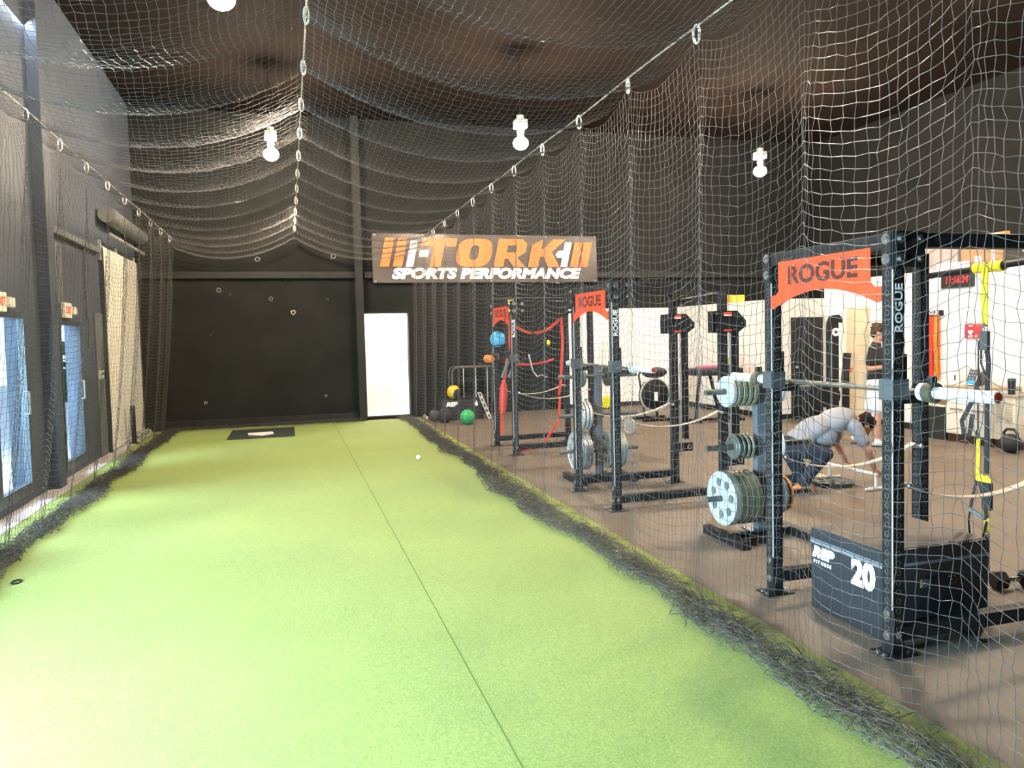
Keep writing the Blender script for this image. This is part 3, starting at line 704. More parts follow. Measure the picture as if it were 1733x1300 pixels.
b = MB(); b.lathe([(.0, .1495), (.05, .1415), (.095, .117), (.095, .112), (.05, .137), (0, .145)], (0, 0, 0), (.45, -.85, -.2), 20); b.build('black_patch', M['black_rubber'], mb_y, True)
med_ball((3.34, 14.55, .15), .15, mat('green_vinyl', (.03, .38, .11), .5, var=.3, vscale=14), 'green medicine ball on the floor in front of the black box')
med_ball((2.98, 15.02, .15), .15, M['black_rubber'], 'black medicine ball on the floor between the green ball and the turf')
med_ball((3.05, 15.05+.9, .19), .0001+.12, M['black_rubber'], 'black medicine ball behind the others, tight to the black box') if 0 else None
med_ball((2.84, 15.42, .12), .12, mat('grey_black_vinyl', (.05, .05, .05), .6), 'smaller dark grey medicine ball nearest the white baseballs')
# tubular shelf frame beside the box
r = thing('shelf_frame', 'black tubular shelf frame with rounded top behind the yellow ball', 'shelf', (3.36, 16.0, 0))
for y in (0, .35):
    b = MB(); pts = [(0, y, 0), (0, y, .95)]+[(.12-.12*math.cos(a), y, .95+.12*math.sin(a)) for a in (.4, .8, 1.2, PI/2)]+[(.9, y, 1.07)]+[(.9+.12*math.sin(a), y, .95+.12*math.cos(a)) for a in (.4, .8, 1.2, PI/2)]+[(1.02, y, 0)]
    b.tube(pts, .022, 8); b.build('side_hoop', mat('hoop_highlight_grey', (.07, .07, .065), .4, .3), r, True)  # hoop colour lightened to stand for the highlight on black tube
for z in (.42, .78):
    b = MB().box((0, 0, z), (1.02, .35, z+.02)); b.build('shelf_board', M['steel_dark'], r)
for x in (.25, .52, .78):
    MB().cyl((x, 0, .02), (x, 0, 1.07), .011, n=8).build('upright_rod', mat('pale_rod', (.45, .45, .43), .4, .4), r)
# perforated pale ladder
r = thing('metal_rail', 'pale perforated metal rail leaning beside the shelf frame', 'rail', (3.98, 15.2, 0))
b = MB(); b.plate2d([[(-.04, 0), (.04, 0), (.04, .62), (-.04, .62)]]+[[(-.018, z), (.018, z), (.018, z+.07), (-.018, z+.07)] for z in (.05, .17, .29, .41, .52)], (0, 0, .0), (1, 0, 0), (-.36, .05, .93), .012)
b.build('rail_strip', mat('pale_galvanised', (.6, .6, .55), .5, .3), r)
MB().box((-.06, -.02, 0), (.06, .06, .012)).build('rail_foot', M['steel_dark'], r)
# items in the furthest rack
med_ball((3.02, 10.98, 1.69), .12, mat('blue_vinyl', (.10, .42, .68), .5), 'bright blue medicine ball held high at the furthest power rack')
b = MB(); b.torus((3.03, 10.98, 1.60), (0, 0, 1), .085, .008, 20, 6).tube([(3.03, 11.06, 1.60), (3.05, 11.2, 1.6), (3.08, 11.45, 1.6)], .008, 6)
o = b.build('ball_holder', M['steel_black'], None, True); tag(o, 'black wire holder under the blue ball on the furthest rack', 'holder')
for (y, lab) in ((11.56, 'small orange ball outermost on the furthest rack post'), (11.36, 'small orange ball beside the grey grips on the furthest rack')):
    o = small_ball(3.04, y, .062, mat('orange_rubber', (.75, .22, .04), .5), lab, z=1.32, name='massage_ball')
    o.location.x = 3.0
def band(name, pts, w_, t_, m, label, up, cat='resistance band', grp=None):
    o = MB().strap(pts, w_, t_, up).build(name, m, None, True); return tag(o, label, cat, grp)
def arc(a, b_, sag, n=16): return [tuple(Vector(a).lerp(Vector(b_), i/n)-V(0, 0, sag*4*(i/n)*(1-i/n))) for i in range(n+1)]
band('resistance_band', [(3.22, 10.98, 2.15), (3.21, 10.98, 1.7), (3.16, 10.98, 1.4), (3.10, 11.0, 1.0), (3.07, 11.0, .7), (3.06, 11.0, .25)], .04, .02, M['red_rubber'], 'red band hanging straight down the turf side of the furthest rack', (0, 1, 0))
o = MB().lathe([(0, 0), (.035, .02), (.055, .12), (.055, .40), (.03, .52), (0, .53)], (3.03, 10.85, .55), (.06, 0, 1), 18).build('punch_tube', M['red_rubber'], None, True); tag(o, 'fat red rubber tube beside the hanging red band', 'tube')
band('resistance_band', arc((3.20, 11.0, 1.98), (4.05, 11.0, 2.0), .22)+[(4.06, 11.0, 1.6), (4.02, 11.0, 1.0), (3.98, 11.0, .8)], .04, .012, M['red_rubber'], 'red band looped across the top of the furthest rack and down', (0, 1, 0))
band('resistance_band', [(3.98, 10.95, .78), (3.95, 10.95, .4), (3.6, 10.75, .06), (3.2, 10.62, .03)], .035, .012, M['red_rubber'], 'red band trailing from the furthest rack to the floor', (.2, -1, .1))
band('resistance_band', arc((3.25, 11.1, 1.32), (3.95, 11.1, 1.36), .05), .03, .01, M['red_rubber'], 'thin red band stretched across the middle of the furthest rack', (0, 1, 0))
# suspension trainer on the furthest rack
r = thing('suspension_trainer', 'yellow anchored suspension trainer with two grey grips on the furthest rack', 'suspension trainer', (3.12, 10.74, 0))
MB().strap([(-.02, 0, 2.05), (0, 0, 2.16), (.03, 0, 2.262), (.09, 0, 2.262)], .05, .012, (0, 1, 0)).build('anchor_strap', M['yellow'], r)
MB().strap([(-.02, 0, 2.06), (-.04, 0, 1.85), (-.02, 0, 1.40)], .05, .02, (0, 1, 0)).build('main_strap', M['black_webbing'], r)
for (x, q) in ((-.07, .05), (.03, .08)):
    MB().cyl((x-.05, -.02, 1.12), (x+q, -.02, 1.36), .025, n=12).build('foam_grip', M['grey_foam'], r, True)
b = MB(); b.tube([(.30, -.02, 1.45), (.36, -.02, 1.2), (.42, -.02, 1.12), (.50, -.02, 1.14), (.58, -.02, 1.10)], .012, 6); b.build('steel_link', M['zinc'], r, True)
b = MB(); b.tube(arc((.05, 0, 2.1), (.62, 0, 1.62), .05), .012, 6); b.mi = 1; b.ball((.62, 0, 1.62), (.03, .03, .04), 10)
b.build('side_cord', [M['black_webbing'], M['yellow']], r, True)
# straight bars / rods across the tops of the racks
o = MB().cyl((2.78, 10.38, 2.265), (3.9, 10.42, 2.265), .014, n=10).build('accessory_rod', M['steel_dark'], None, True); tag(o, 'dark rod lying across the top of the furthest rack', 'rod')
# suspension trainer on the nearest rack
PX, PY, PZ = 4.228, 3.72, 2.101
r = thing('suspension_trainer', 'yellow and black suspension trainer hanging from the nearest rack pull up bar', 'suspension trainer', (PX, PY, 0))
b = MB()
for s in (-1, 1): b.sweep([(.028*math.cos(a), s*.045+.0, PZ+.028*math.sin(a)) for a in [2*PI*i/16 for i in range(17)]], [(-.03, -.004), (.03, -.004), (.03, .004), (-.03, .004)], (0, 1, 0)) if 0 else b.lathe([(.0235, -.045), (.034, -.045), (.034, .045), (.0235, .045), (.0235, -.045)], (0, s*.055, PZ), (0, 1, 0), 20)
b.build('anchor_wrap', M['yellow'], r, True)
MB().strap([(-.035, 0, PZ+.02), (-.036, 0, PZ-.15), (-.034, 0, PZ-.36)], .045, .006, (1, 0, 0)).build('yellow_strap', M['yellow'], r)
MB().strap([(-.040, 0, PZ-.16), (-.041, 0, PZ-.20)], .05, .010, (1, 0, 0)).build('strap_loop', mat('amber_webbing', (.5, .36, .02), .6), r)
b = MB().cyl((-.034, -.012, PZ-.36), (-.034, .012, PZ-.36), .014, n=12); b.torus((-.034, 0, PZ-.385), (1, 0, 0), .02, .004, 16, 6); b.build('steel_ring', M['zinc'], r, True)
MB().box((-.05, -.03, PZ-.52), (-.02, .026, PZ-.40), .006).build('equaliser_loop', mat('dark_grey_webbing', (.06, .055, .05), .7), r)
b = MB(); b.strap([(-.035, .022, PZ-.51), (-.035, .024, PZ-.60), (-.035, .0, PZ-.66), (-.035, -.022, PZ-.70)], .012, .005, (1, 0, 0))
b.strap([(-.035, -.018, PZ-.51), (-.035, -.030, PZ-.60), (-.035, -.022, PZ-.72), (-.035, -.02, PZ-1.30)], .03, .008, (1, 0, 0))
b.strap([(-.045, .034, PZ-.46), (-.045, .034, PZ-1.12)], .010, .004, (1, 0, 0)); b.build('black_strap', M['black_webbing'], r)
b = MB(); b.strap([(-.05, .03, PZ-.72), (-.06, .06, PZ-.84), (-.06, .14, PZ-.98), (-.06, .125, PZ-1.06), (-.06, .085, PZ-1.07), (-.06, .075, PZ-1.02), (-.06, .06, PZ-.93)], .028, .005, (1, .3, 0)); b.build('loose_loop', M['black_webbing'], r)
b = MB(); b.tube([(-.045, .034, PZ-1.02), (-.045, .05, PZ-1.05), (-.045, .036, PZ-1.09), (-.045, .024, PZ-1.05), (-.045, .034, PZ-1.02)], .006, 6); b.build('buckle', M['black_plastic'], r)
MB().strap([(-.045, .030, PZ-1.08), (-.045, .030, PZ-1.18), (-.05, .030, PZ-1.31)], .025, .005, (1, 0, 0)).build('yellow_tail', M['yellow'], r)
for (y, z, w_) in ((-.022, PZ-1.325, .055),):
    MB().plate2d([[(-w_, -.025), (w_, -.025), (w_*.9, 0), (w_*.5, .022), (.1*w_, .012), (-.4*w_, .024), (-w_, .005)]], (-.05, y, z), (0, -1, 0), (0, 0, 1), .012).build('yellow_tab', M['yellow'], r)
b = MB().box((-.055, -.058, PZ-1.53), (-.02, .0, PZ-1.345), .010); b.build('black_pad', M['black_webbing'], r)
b = MB(); b.strap([(-.05, .030, PZ-1.32), (-.05, .075, PZ-1.50), (-.05, .085, PZ-1.56)], .018, .005, (1, 0, 0)).strap([(-.05, .030, PZ-1.32), (-.05, -.01, PZ-1.45), (-.05, -.035, PZ-1.58)], .018, .005, (1, 0, 0)); b.tube([(-.05, .085, PZ-1.56), (-.05, .095, PZ-1.62), (-.05, .085, PZ-1.72), (-.05, .05, PZ-1.78), (-.05, .0, PZ-1.76), (-.05, -.035, PZ-1.6)], .006, 6); b.build('handle_strap', M['black_webbing'], r)
MB().cyl((-.055, .082, PZ-1.545), (-.055, -.03, PZ-1.58), .015, n=12).build('foam_grip', M['grey_foam'], r, True)
b = MB(); b.strap([(-.03, -.02, PZ-1.45), (-.03, -.024, PZ-1.68)], .035, .005, (1, 0, 0)); b.build('yellow_lower_strap', M['yellow'], r)
b = MB(); b.strap([(-.03, -.024, PZ-1.68), (-.03, -.026, PZ-1.92)], .03, .008, (1, 0, 0)); b.build('black_tail', M['black_webbing'], r)
MB().ball((-.03, -.024, PZ-1.69), (.014, .02, .012), 10).build('white_buckle', M['white'], r, True)
# dumbbell on the floor at the picture edge
r = thing('dumbbell', 'black hex dumbbell with chrome handle on the floor beyond the black box', 'dumbbell', (4.52, 3.78, .062), -.2)
for s in (-1, 1): MB().lathe([(0, 0), (.05, 0), (.062, .015), (.062, .075), (.05, .09), (0, .09)], (s*.06, 0, 0), (s, 0, 0), 6).build('dumbbell_head', M['black_rubber'], r)
MB().cyl((-.06, 0, 0), (.06, 0, 0), .016, n=14).build('dumbbell_handle', M['chrome'], r, True)
# small loaded handle on the floor further in
r = thing('dumbbell', 'small silver disc on a short steel handle, on the floor beyond the middle rack', 'dumbbell', (5.55, 11.8, .14), .35)
b = solid_plate(.14, .03, .016); b.X = Matrix.Identity(4); b.build('disc', M['silver_plate'], r, True)
MB().cyl((-.24, 0, 0), (.24, 0, 0), .016, n=12).build('dumbbell_handle', M['chrome'], r, True)
# yellow mop against the white back wall panel
r = thing('dust_mop', 'yellow shaggy dust mop leaning on the white back wall panel', 'mop', (6.85, 16.1, 0))
b = MB()
for i in range(260):
    x = random.uniform(-.36, .36); y = random.uniform(-.08, .08); L = random.uniform(.05, .12); a = random.uniform(0, 6.28)
    b.tube([(x, y, .20+random.uniform(0, .08)), (x+.03*math.cos(a), y+.03*math.sin(a)-.02, .15), (x+.06*math.cos(a), y+.05*math.sin(a)-.03, .125-L)], .012, 4)
f = b.build('mop_strands', mat('yellow_yarn', (.85, .75, .02), .9), r)
b = MB().box((-.38, -.05, .17), (-.12, .05, .25), .01); b.build('mop_clip', mat('teal_plastic', (.03, .25, .35), .5), r)
MB().cyl((0, 0, .24), (.22, .28, 1.55), .013, n=8).build('mop_handle', mat('wooden_pole', (.5, .38, .16), .5), r, True)
# fan bike
r = thing('fan_bike', 'black fan bike with a big round fan cage before the white back wall', 'exercise bike', (6.88, 13.5, 0))
b = MB(); b.lathe([(0, -.09), (.25, -.09), (.31, -.05), (.31, .05), (.25, .09), (0, .09)], (0, 0, .50), (0, 1, 0), 36); b.build('fan_cage', M['steel_black'], r, True)
b = MB(); b.torus((0, -.05, .50), (0, 1, 0), .315, .018, 40, 8); b.build('cage_rim', mat('pale_rim', (.5, .47, .42), .4, .3), r, True)
MB().box((-.035, -.105, .38), (.035, -.088, .56), .006).build('crank_arm', M['lettering_white'], r)
MB().ball((.02, 0, .94), (.27, .14, .11), 18).build('saddle', M['black_rubber'], r, True)
b = MB().box((-.35, -.25, 0), (.35, -.18, .06), .01).box((-.35, .18, 0), (.35, .25, .06), .01).box((-.04, -.2, .02), (.04, .2, .07)); b.tube([(.06, 0, .06), (.06, 0, .9)], .03, 8).tube([(-.2, 0, .06), (-.32, .0, .9), (-.22, 0, 1.08)], .022, 8); b.build('bike_frame', M['steel_black'], r, True)
# padded bench on splayed legs
r = thing('padded_bench', 'black padded bench on splayed steel legs between the trolley columns', 'bench', (7.85, 12.9, 0))
MB().box((-.50, -.28, .88), (.50, .28, 1.02), .05).build('pad', M['vinyl'], r, True)
for (x0, x1) in ((-.3, -.42), (-.08, .12), (.25, .42), (.38, .2)):
    MB().tube([(x0, 0, .9), ((x0+x1)/2, -.02, .45), (x1, -.05, .03)], .032, 8).build('leg', M['steel_black'], r, True)
MB().box((-.5, -.3, 0), (-.42, .3, .05), .01).box((.42, -.3, 0), (.5, .3, .05), .01).box((-.45, -.03, .01), (.45, .03, .05)).build('foot_rail', M['steel_black'], r)
MB().lathe([(0, -.12), (.16, -.1), (.19, 0), (.16, .1), (0, .12)], (.38, -.05, .55), (0, 1, 0), 24).build('roller_pad', M['vinyl'], r, True)
o = MB().obox((7.70, 12.85, 1.045), (.42, .2, .05), (0, 0, .1), .02).build('folded_towel', mat('pink_cloth', (.65, .18, .28), .9), None, True); tag(o, 'pink folded towel on the black padded bench', 'towel')
r = thing('cordless_drill', 'yellow and black cordless drill standing on the padded bench', 'drill', (8.14, 12.85, 1.02))
MB().box((-.05, -.04, 0), (.05, .04, .06), .008).build('battery', M['black_plastic'], r)
b = MB().box((-.02, -.025, .055), (.03, .025, .14), .01).box((-.10, -.035, .13), (.09, .035, .2), .015); b.build('drill_body', mat('yellow_plastic', (.75, .5, .05), .4), r, True)
MB().cyl((-.10, 0, .165), (-.16, 0, .165), .02, .012, 12).build('chuck', M['black_plastic'], r, True)
r = thing('tool_case', 'yellow hard tool case on the ledge above the white office wall', 'tool case', (9.0, 14.2, 2.31))
MB().box((-.08, -.28, 0), (.25, .28, .16), .02).build('case_shell', mat('yellow_case', (.7, .42, .04), .45), r); MB().tube([(-.09, -.08, .08), (-.12, -.07, .08), (-.12, .07, .08), (-.09, .08, .08)], .01, 6).build('case_handle', M['black_plastic'], r)
# cable column machine
r = thing('cable_machine', 'tall black cable column with hooked head before the black door', 'exercise machine', (9.32, 11.35, 0), -.15)
MB().box((-.09, -.06, .05), (.09, .06, 1.72), .006).build('column', M['steel_black'], r)
MB().plate2d([[(-.09, 0), (.09, 0), (.09, .14), (.16, .12), (.17, .2), (.10, .27), (-.04, .25), (-.09, .12)]], (0, .05, 1.70), (1, 0, 0), (0, 0, 1), .10).build('column_head', M['steel_black'], r)
b = MB(); b.lathe([(.03, 0), (.07, 0), (.075, .02), (.03, .025)], (0.02, -.06, 1.66), (0, -1, 0), 24); b.build('pulley', M['lettering_white'], r, True)
MB().tube([(-.06, -.075, 1.75), (-.06, -.075, .3)], .006, 6).build('cable_run', M['zinc'], r)
MB().obox((.26, 0, 1.02), (.11, .09, .52), (0, .1, 0), .015).build('side_pad', M['black_rubber'], r); MB().box((.30, -.06, .93), (.34, -.045, 1.0)).build('red_tag', M['red_sign'], r)
MB().lathe([(.05, -.05), (.21, -.05), (.21, .05), (.05, .05)], (-.10, -.02, .52), (0, 1, 0), 32).build('flywheel', M['steel_black'], r, True)
MB().box((-.3, -.3, 0), (.45, -.22, .05), .01).box((-.3, .22, 0), (.45, .3, .05), .01).box((-.05, -.25, .0), (.05, .25, .06), .01).box((.2, -.05, .05), (.3, .05, .85), .01).build('machine_base', M['steel_black'], r)
# small plates lying flat by the crouching man
def flat(o, x, y, z): o.rotation_euler = (0, PI/2, 0); o.location = (x, y, z); return o
o = plate('big', (0, 0, 0), 'spoked dark plate lying flat on the floor in front of the crouching man', None, M['cast_dark']); flat(o, 5.75, 7.0, .025)
for i, (x, y) in enumerate(((5.62, 7.38), (5.88, 7.42))):
    o = plate('small', (0, 0, 0), ['small tan plate flat on the floor behind the spoked one, by the knees', 'small tan plate flat on the floor beside its twin, under the white bar'][i], None, mat('tan_plate', (.5, .42, .26), .5)); flat(o, x, y, .013)
# low parallette bar
r = thing('parallette_bar', 'low white push up bar gripped by the crouching man', 'push up bar', (5.94, 6.95, 0), 0)
MB().cyl((0, -.40, .17), (0, .36, .17), .018, n=12).build('bar_tube', M['white'], r, True)
for y in (-.38, .34): MB().tube([(-.14, y, .018), (.14, y, .018)], .018, 8).tube([(0, y, .018), (0, y, .17)], .018, 8).build('bar_foot', M['white'], r, True)
o = MB().obox((5.05, 3.9, .01), (.06, .03, .02), (0, 0, .4), .004).build('steel_clip', M['zinc'], None); tag(o, 'small bright clip on the open floor behind the black box', 'clip')
r = thing('toy_car', '', '') if 0 else None
o = MB().obox((4.78, 7.28, .02), (.16, .08, .04), (0, 0, .2), .01).build('rubber_wedge', M['black_rubber'], None); tag(o, 'small black rubber wedge on the floor between the middle rack and the plates', 'wedge')
# ============================================================ RIGHT WALL, DESK, SHELF, LEFT WALL ITEMS
r = thing('base_cabinet', 'white base cabinet with wood top along the white side wall', 'cabinet', (9.45, 8.27, 0))
MB().box((0, 0, .12), (.53, .76, .80), .004).build('cabinet_body', M['white'], r)
MB().box((.03, 0, 0), (.53, .76, .12)).build('kick_board', M['brown_base'], r)
MB().box((-.02, -.01, .80), (.54, .78, .84), .004).build('worktop', mat('beige_worktop', (.42, .33, .22), .45), r)
for (y0, y1) in ((.02, .37), (.39, .74)):
    for (z0, z1) in ((.58, .78), (.14, .56)):
        d = MB().box((-.016, y0, z0), (0, y1, z1), .004).build('drawer', M['white'], r); MB().box((-.024, (y0+y1)/2-.11, z1-.085), (-.016, (y0+y1)/2+.11, z1-.055), .002).build('drawer_pull', mat('taupe_pull', (.32, .27, .22), .5), d)
r = thing('vented_cabinet', 'beige vented cabinet unit at the end of the white cabinet', 'cabinet', (9.47, 7.92, 0))
MB().box((0, 0, .12), (.5, .33, .72), .008).build('cabinet_body', mat('beige_steel', (.60, .55, .44), .5), r); MB().box((.03, 0, 0), (.5, .33, .12)).build('kick_board', M['brown_base'], r)
MB().box((-.02, -.01, .72), (.5, .335, .75), .004).build('worktop', mat('taupe_top', (.30, .25, .19), .5), r)
b = MB()
for c in (.04, .18):
    for i in range(13): b.box((-.004, c, .36+i*.022), (.001, c+.11, .369+i*.022))
b.build('vent_slot', mat('vent_shadow', (.28, .25, .16), .8), r)
# things on the worktop
r = thing('tablet', 'tablet with a lit screen leaning on a black folio stand on the worktop', 'tablet', (9.50, 8.66, .84), 0)
a = .35
def tilt(x, y, z): return (x*math.cos(a)+z*math.sin(a), y, -x*math.sin(a)+z*math.cos(a))
b = MB(); b.X = Matrix.Translation((0, 0, .01)) @ Matrix.Rotation(a, 4, 'Y'); b.box((-.005, -.09, 0), (.004, .09, .26), .004); b.build('tablet_case', M['black_plastic'], r)
b = MB(); b.X = Matrix.Translation((0, 0, .01)) @ Matrix.Rotation(a, 4, 'Y'); b.box((-.008, -.083, .005), (-.005, .083, .254)); b.build('tablet_bezel', M['white'], r)
b = MB(); b.X = Matrix.Translation((0, 0, .01)) @ Matrix.Rotation(a, 4, 'Y'); b.box((-.0095, -.074, .018), (-.008, .074, .24)); b.mi = 1; b.box((-.0105, -.074, .018), (-.0095, .074, .075)); b.mi = 2
for i, (y, z) in enumerate([(-.045, .20), (0, .20), (.045, .20), (-.045, .15), (0, .15), (.045, .15), (-.02, .105), (.03, .105)]): b.box((-.0105, y-.012, z-.011), (-.0095, y+.012, z+.011))
b.build('tablet_screen', [mat('dark_screen', (.02, .025, .03), .3, emit=(.12, .14, .18), estr=.5), mat('blue_screen', (.02, .2, .5), .3, emit=(.05, .45, .95), estr=1.), mat('icon_screen', (.2, .2, .25), .3, emit=(.3, .32, .4), estr=.6)], r)
b = MB(); b.plate2d([[(0, 0), (.16, 0), (.10, .15)]], (.02, .06, 0), (1, 0, 0), (0, 0, 1), .12); b.build('folio_stand', M['black_plastic'], r)
r = thing('charging_dock', 'white charging dock with a dark slot on the worktop by the tablet', 'charger', (9.52, 8.94, .84))
MB().box((0, -.06, 0), (.09, .06, .17), .015).build('dock_body', M['white'], r); MB().box((-.004, -.012, .07), (.002, .012, .15)).build('dock_slot', M['black_plastic'], r); MB().tube([(0, 0, .008), (-.03, -.08, .008), (.02, -.12, .008), (.0, -.16, .008)], .005, 6).build('power_lead', M['white'], r)
r = thing('desktop_speaker', 'dark wooden desktop box behind the tablet', 'speaker', (9.75, 8.80, .84)); MB().box((0, -.1, 0), (.12, .1, .19), .01).build('speaker_box', mat('dark_brown_box', (.10, .07, .05), .5), r); MB().lathe([(0, 0), (.05, 0), (.055, .008), (0, .008)], (-.0, 0, .08), (-1, 0, 0), 18).build('speaker_cone', M['black_plastic'], r)
r = thing('travel_mug', 'black travel mug on the beige vented cabinet', 'mug', (9.62, 8.10, .75))
MB().lathe([(0, 0), (.042, 0), (.052, .19), (.05, .19), (0, .18)], (0, 0, 0), (0, 0, 1), 24).build('mug_body', M['black_plastic'], r, True); MB().lathe([(.05, .185), (.054, .19), (.05, .225), (0, .23)], (0, 0, 0), (0, 0, 1), 24).build('mug_lid', mat('blue_black_lid', (.03, .05, .06), .4), r, True)
r = thing('waste_bin', 'black bin with a white rim and brown contents beside the white cabinet', 'bin', (9.45, 9.07, 0))
b = MB(); b.box((0, 0, 0), (.4, .34, .50), .01); b.build('bin_body', mat('dark_green_black_bin', (.02, .028, .026), .5), r); MB().box((-.015, -.015, .50), (.415, .355, .53), .006).build('bin_rim', M['white'], r); MB().box((.03, .03, .53), (.37, .31, .62), .02).build('cardboard_flap', M['wood'], r)
r = thing('kettlebell', 'black kettlebell on the floor at the end of the beige cabinet', 'kettlebell', (9.25, 7.80, 0))
MB().ball((0, 0, .13), (.14, .14, .13), 20).build('bell', M['black_rubber'], r, True); MB().tube([(0, -.09, .2), (0, -.1, .27), (0, -.05, .32), (0, .05, .32), (0, .1, .27), (0, .09, .2)], .018, 10).build('kettlebell_handle', M['black_plastic'], r, True)
# clock
r = thing('wall_clock', 'black digital clock with red digits on the white side wall', 'clock', (9.99, 9.61, 2.31))
MB().box((-.05, -.58, 0), (0, 0, .24), .006).build('clock_case', M['black_plastic'], r)
b = MB(); b.text('11:16:24', (-.052, -.29, .12), (0, -1, 0), (0, 0, 1), .155, .002, .002, .12, .80); b.build('clock_digits', mat('red_led', (.6, .01, .01), .4, emit=(1., .02, .03), estr=1.6), r)
# first aid sign
r = thing('first_aid_sign', 'red rounded first aid case with white marks on the white wall', 'first aid case', (9.99, 9.16, 1.52))
MB().box((-.07, -.27, 0), (0, 0, .23), .03).build('case_shell', mat('red_plastic_case', (.68, .03, .04), .4), r, True)
b = MB(); b.plate2d([[(0, -.045), (.045, .0), (.045, .02), (.025, .035), (0, .02), (-.025, .035), (-.045, .02), (-.045, 0)]], (-.072, -.12, .10), (0, -1, 0), (0, 0, 1), .003); b.box((-.074, -.155, .185), (-.071, -.09, .205)); b.text('AED', (-.0725, -.12, .035), (0, -1, 0), (0, 0, 1), .045, .002, .002); b.box((-.074, -.24, .02), (-.071, -.205, .06)); b.build('white_marks', M['lettering_white'], r)
MB().tube([(-.04, -.18, .23), (-.04, -.17, .27), (-.04, -.10, .27), (-.04, -.09, .23)], .008, 6).build('case_handle', M['lettering_white'], r, True)
# band rack
r = thing('band_rack', 'black band hanger board lettered ROGUE on the white wall', 'band rack', (9.99, 9.62, 1.885))
MB().box((-.03, -.02, 0), (0, .44, .09), .004).build('hanger_board', M['steel_black'], r)
b = MB(); b.text('ROGUE', (-.032, .21, .048), (0, -1, 0), (0, 0, 1), .085, .002, .002, 0, 1.15); b.build('plate_lettering', M['lettering_white'], r)
for i in range(6): MB().cyl((-.03, .02+i*.08, .01), (-.14, .02+i*.08, .02), .008, n=8).build('hanger_peg', M['zinc'], r, True)
oc = mat('orange_latex', (.80, .22, .02), .5, var=.15)
def hang_band(i, y, L, w_, m, label, grp):
    pts = [(-.0, 0, 0), (-.01, -.0, -.3*L), (-.005, .01*(i % 3-1), -.7*L), (0, .0, -L), (.02, 0, -L-.02), (.035, 0, -L), (.035, .01, -.6*L), (.03, 0, -.2*L), (.02, 0, .012), (.0, 0, 0)]
    o = MB().strap(pts, w_, .006, (1, 0, .01)).build('resistance_band', m, None); o.location = (9.99-.075-.012*(i % 2), y, 1.868); tag(o, label, 'resistance band', grp)
for i, (y, L, m) in enumerate([(9.98, 1.02, oc), (9.93, .98, oc), (9.88, 1.0, oc), (9.83, 1.0, M['red_rubber']), (9.785, 1.02, M['red_rubber']), (9.74, .99, M['red_rubber']), (9.695, 1.0, oc), (9.65, .97, oc)]):
    hang_band(i, y, L, .045, m, 'red latex band hanging in the middle of the band board' if m is not oc else ('orange latex band hanging at the far end of the band board' if y > 9.85 else 'orange latex band hanging at the clock end of the band board'), 'red hanging bands' if m is not oc else ('orange hanging bands far end' if y > 9.85 else 'orange hanging bands near end'))
# boxes stored on top of the side block
ZT = 2.62
def carton(y0, y1, z, h, d, m, label, marks=None, x=10.02):
    r = thing('storage_box', label, 'box', (x, y0, z)); MB().box((0, 0, 0), (d, y1-y0, h), .006).build('carton', m, r)
    if marks: marks(r, y1-y0, h)
    return r
def tape(r, w_, h): MB().box((-.003, w_*.45, .0), (0, w_*.62, h)).build('packing_tape', M['lettering_white'], r)
def lines(r, w_, h):
    b = MB()
    for k in range(3):
        for i in range(12): b.box((-.003, w_*(.08+.32*k), .05+i*.027), (0, w_*(.22+.32*k), .06+i*.027))
    b.build('printed_lines', mat('brown_print', (.35, .26, .24), .7), r)
def flap(r, w_, h): MB().box((-.003, w_*.08, .02), (0, w_*.35, h*.4)).build('carton_label', M['lettering_white'], r)
carton(9.38, 10.02, ZT+.0, .40, .4, mat('pale_printed_carton', (.40, .34, .32), .7), 'pale printed carton stored at the far end above the clock', lines)
carton(8.92, 9.33, ZT, .36, .4, M['cardboard'], 'brown carton with a white label stored second from the pale carton', flap)
carton(8.60, 8.89, ZT, .38, .4, mat('tan_carton', (.30, .18, .09), .7), 'tan carton with white tape stored next to the black case', tape)
carton(7.75, 8.55, ZT, .33, .4, M['black_plastic'], 'black storage case with a white mark above the side wall', lambda r, w_, h: MB().plate2d([[(-.06, -.03), (.06, -.03), (0, .06)]], (-.002, w_*.6, h*.5), (0, -1, 0), (0, 0, 1), .002).build('white_mark', M['lettering_white'], r))
o = MB().obox((10.02-.12+.2, 9.35, ZT+.415), (.1, .5, .03), (0, 0, 0)).build('paper_stack', M['white'], None) if 0 else None
r = thing('light_tube', 'long white tube carton with an orange end lying across the boxes', 'tube carton', (10.15, 8.62, ZT+.41)); MB().box((-.03, .14, 0), (.03, 1.25, .06), .004).build('tube_sleeve', M['white'], r); MB().box((-.032, 0, -.002), (.032, .14, .062), .004).build('tube_end', mat('orange_end', (.75, .25, .08), .6), r)
carton(9.15, 9.75, ZT+.0, .09, .015, M['white'], 'thin white notice leaning at the front edge below the cartons', None, x=10.0)
r = thing('loft_frame', 'dark steel tube frame standing above the side block at the picture edge', 'frame', (10.6, 7.2, ZT)); b = MB(); b.tube([(0, 1.35, 0), (0, 1.35, .62), (0, 1.3, .68), (0, -.3, .68)], .035, 10); b.build('frame_tube', M['ceil'], r, True); MB().tube([(0, 1.33, .3), (0, -.3, .3)], .025, 8).build('frame_rail', M['ceil'], r, True)
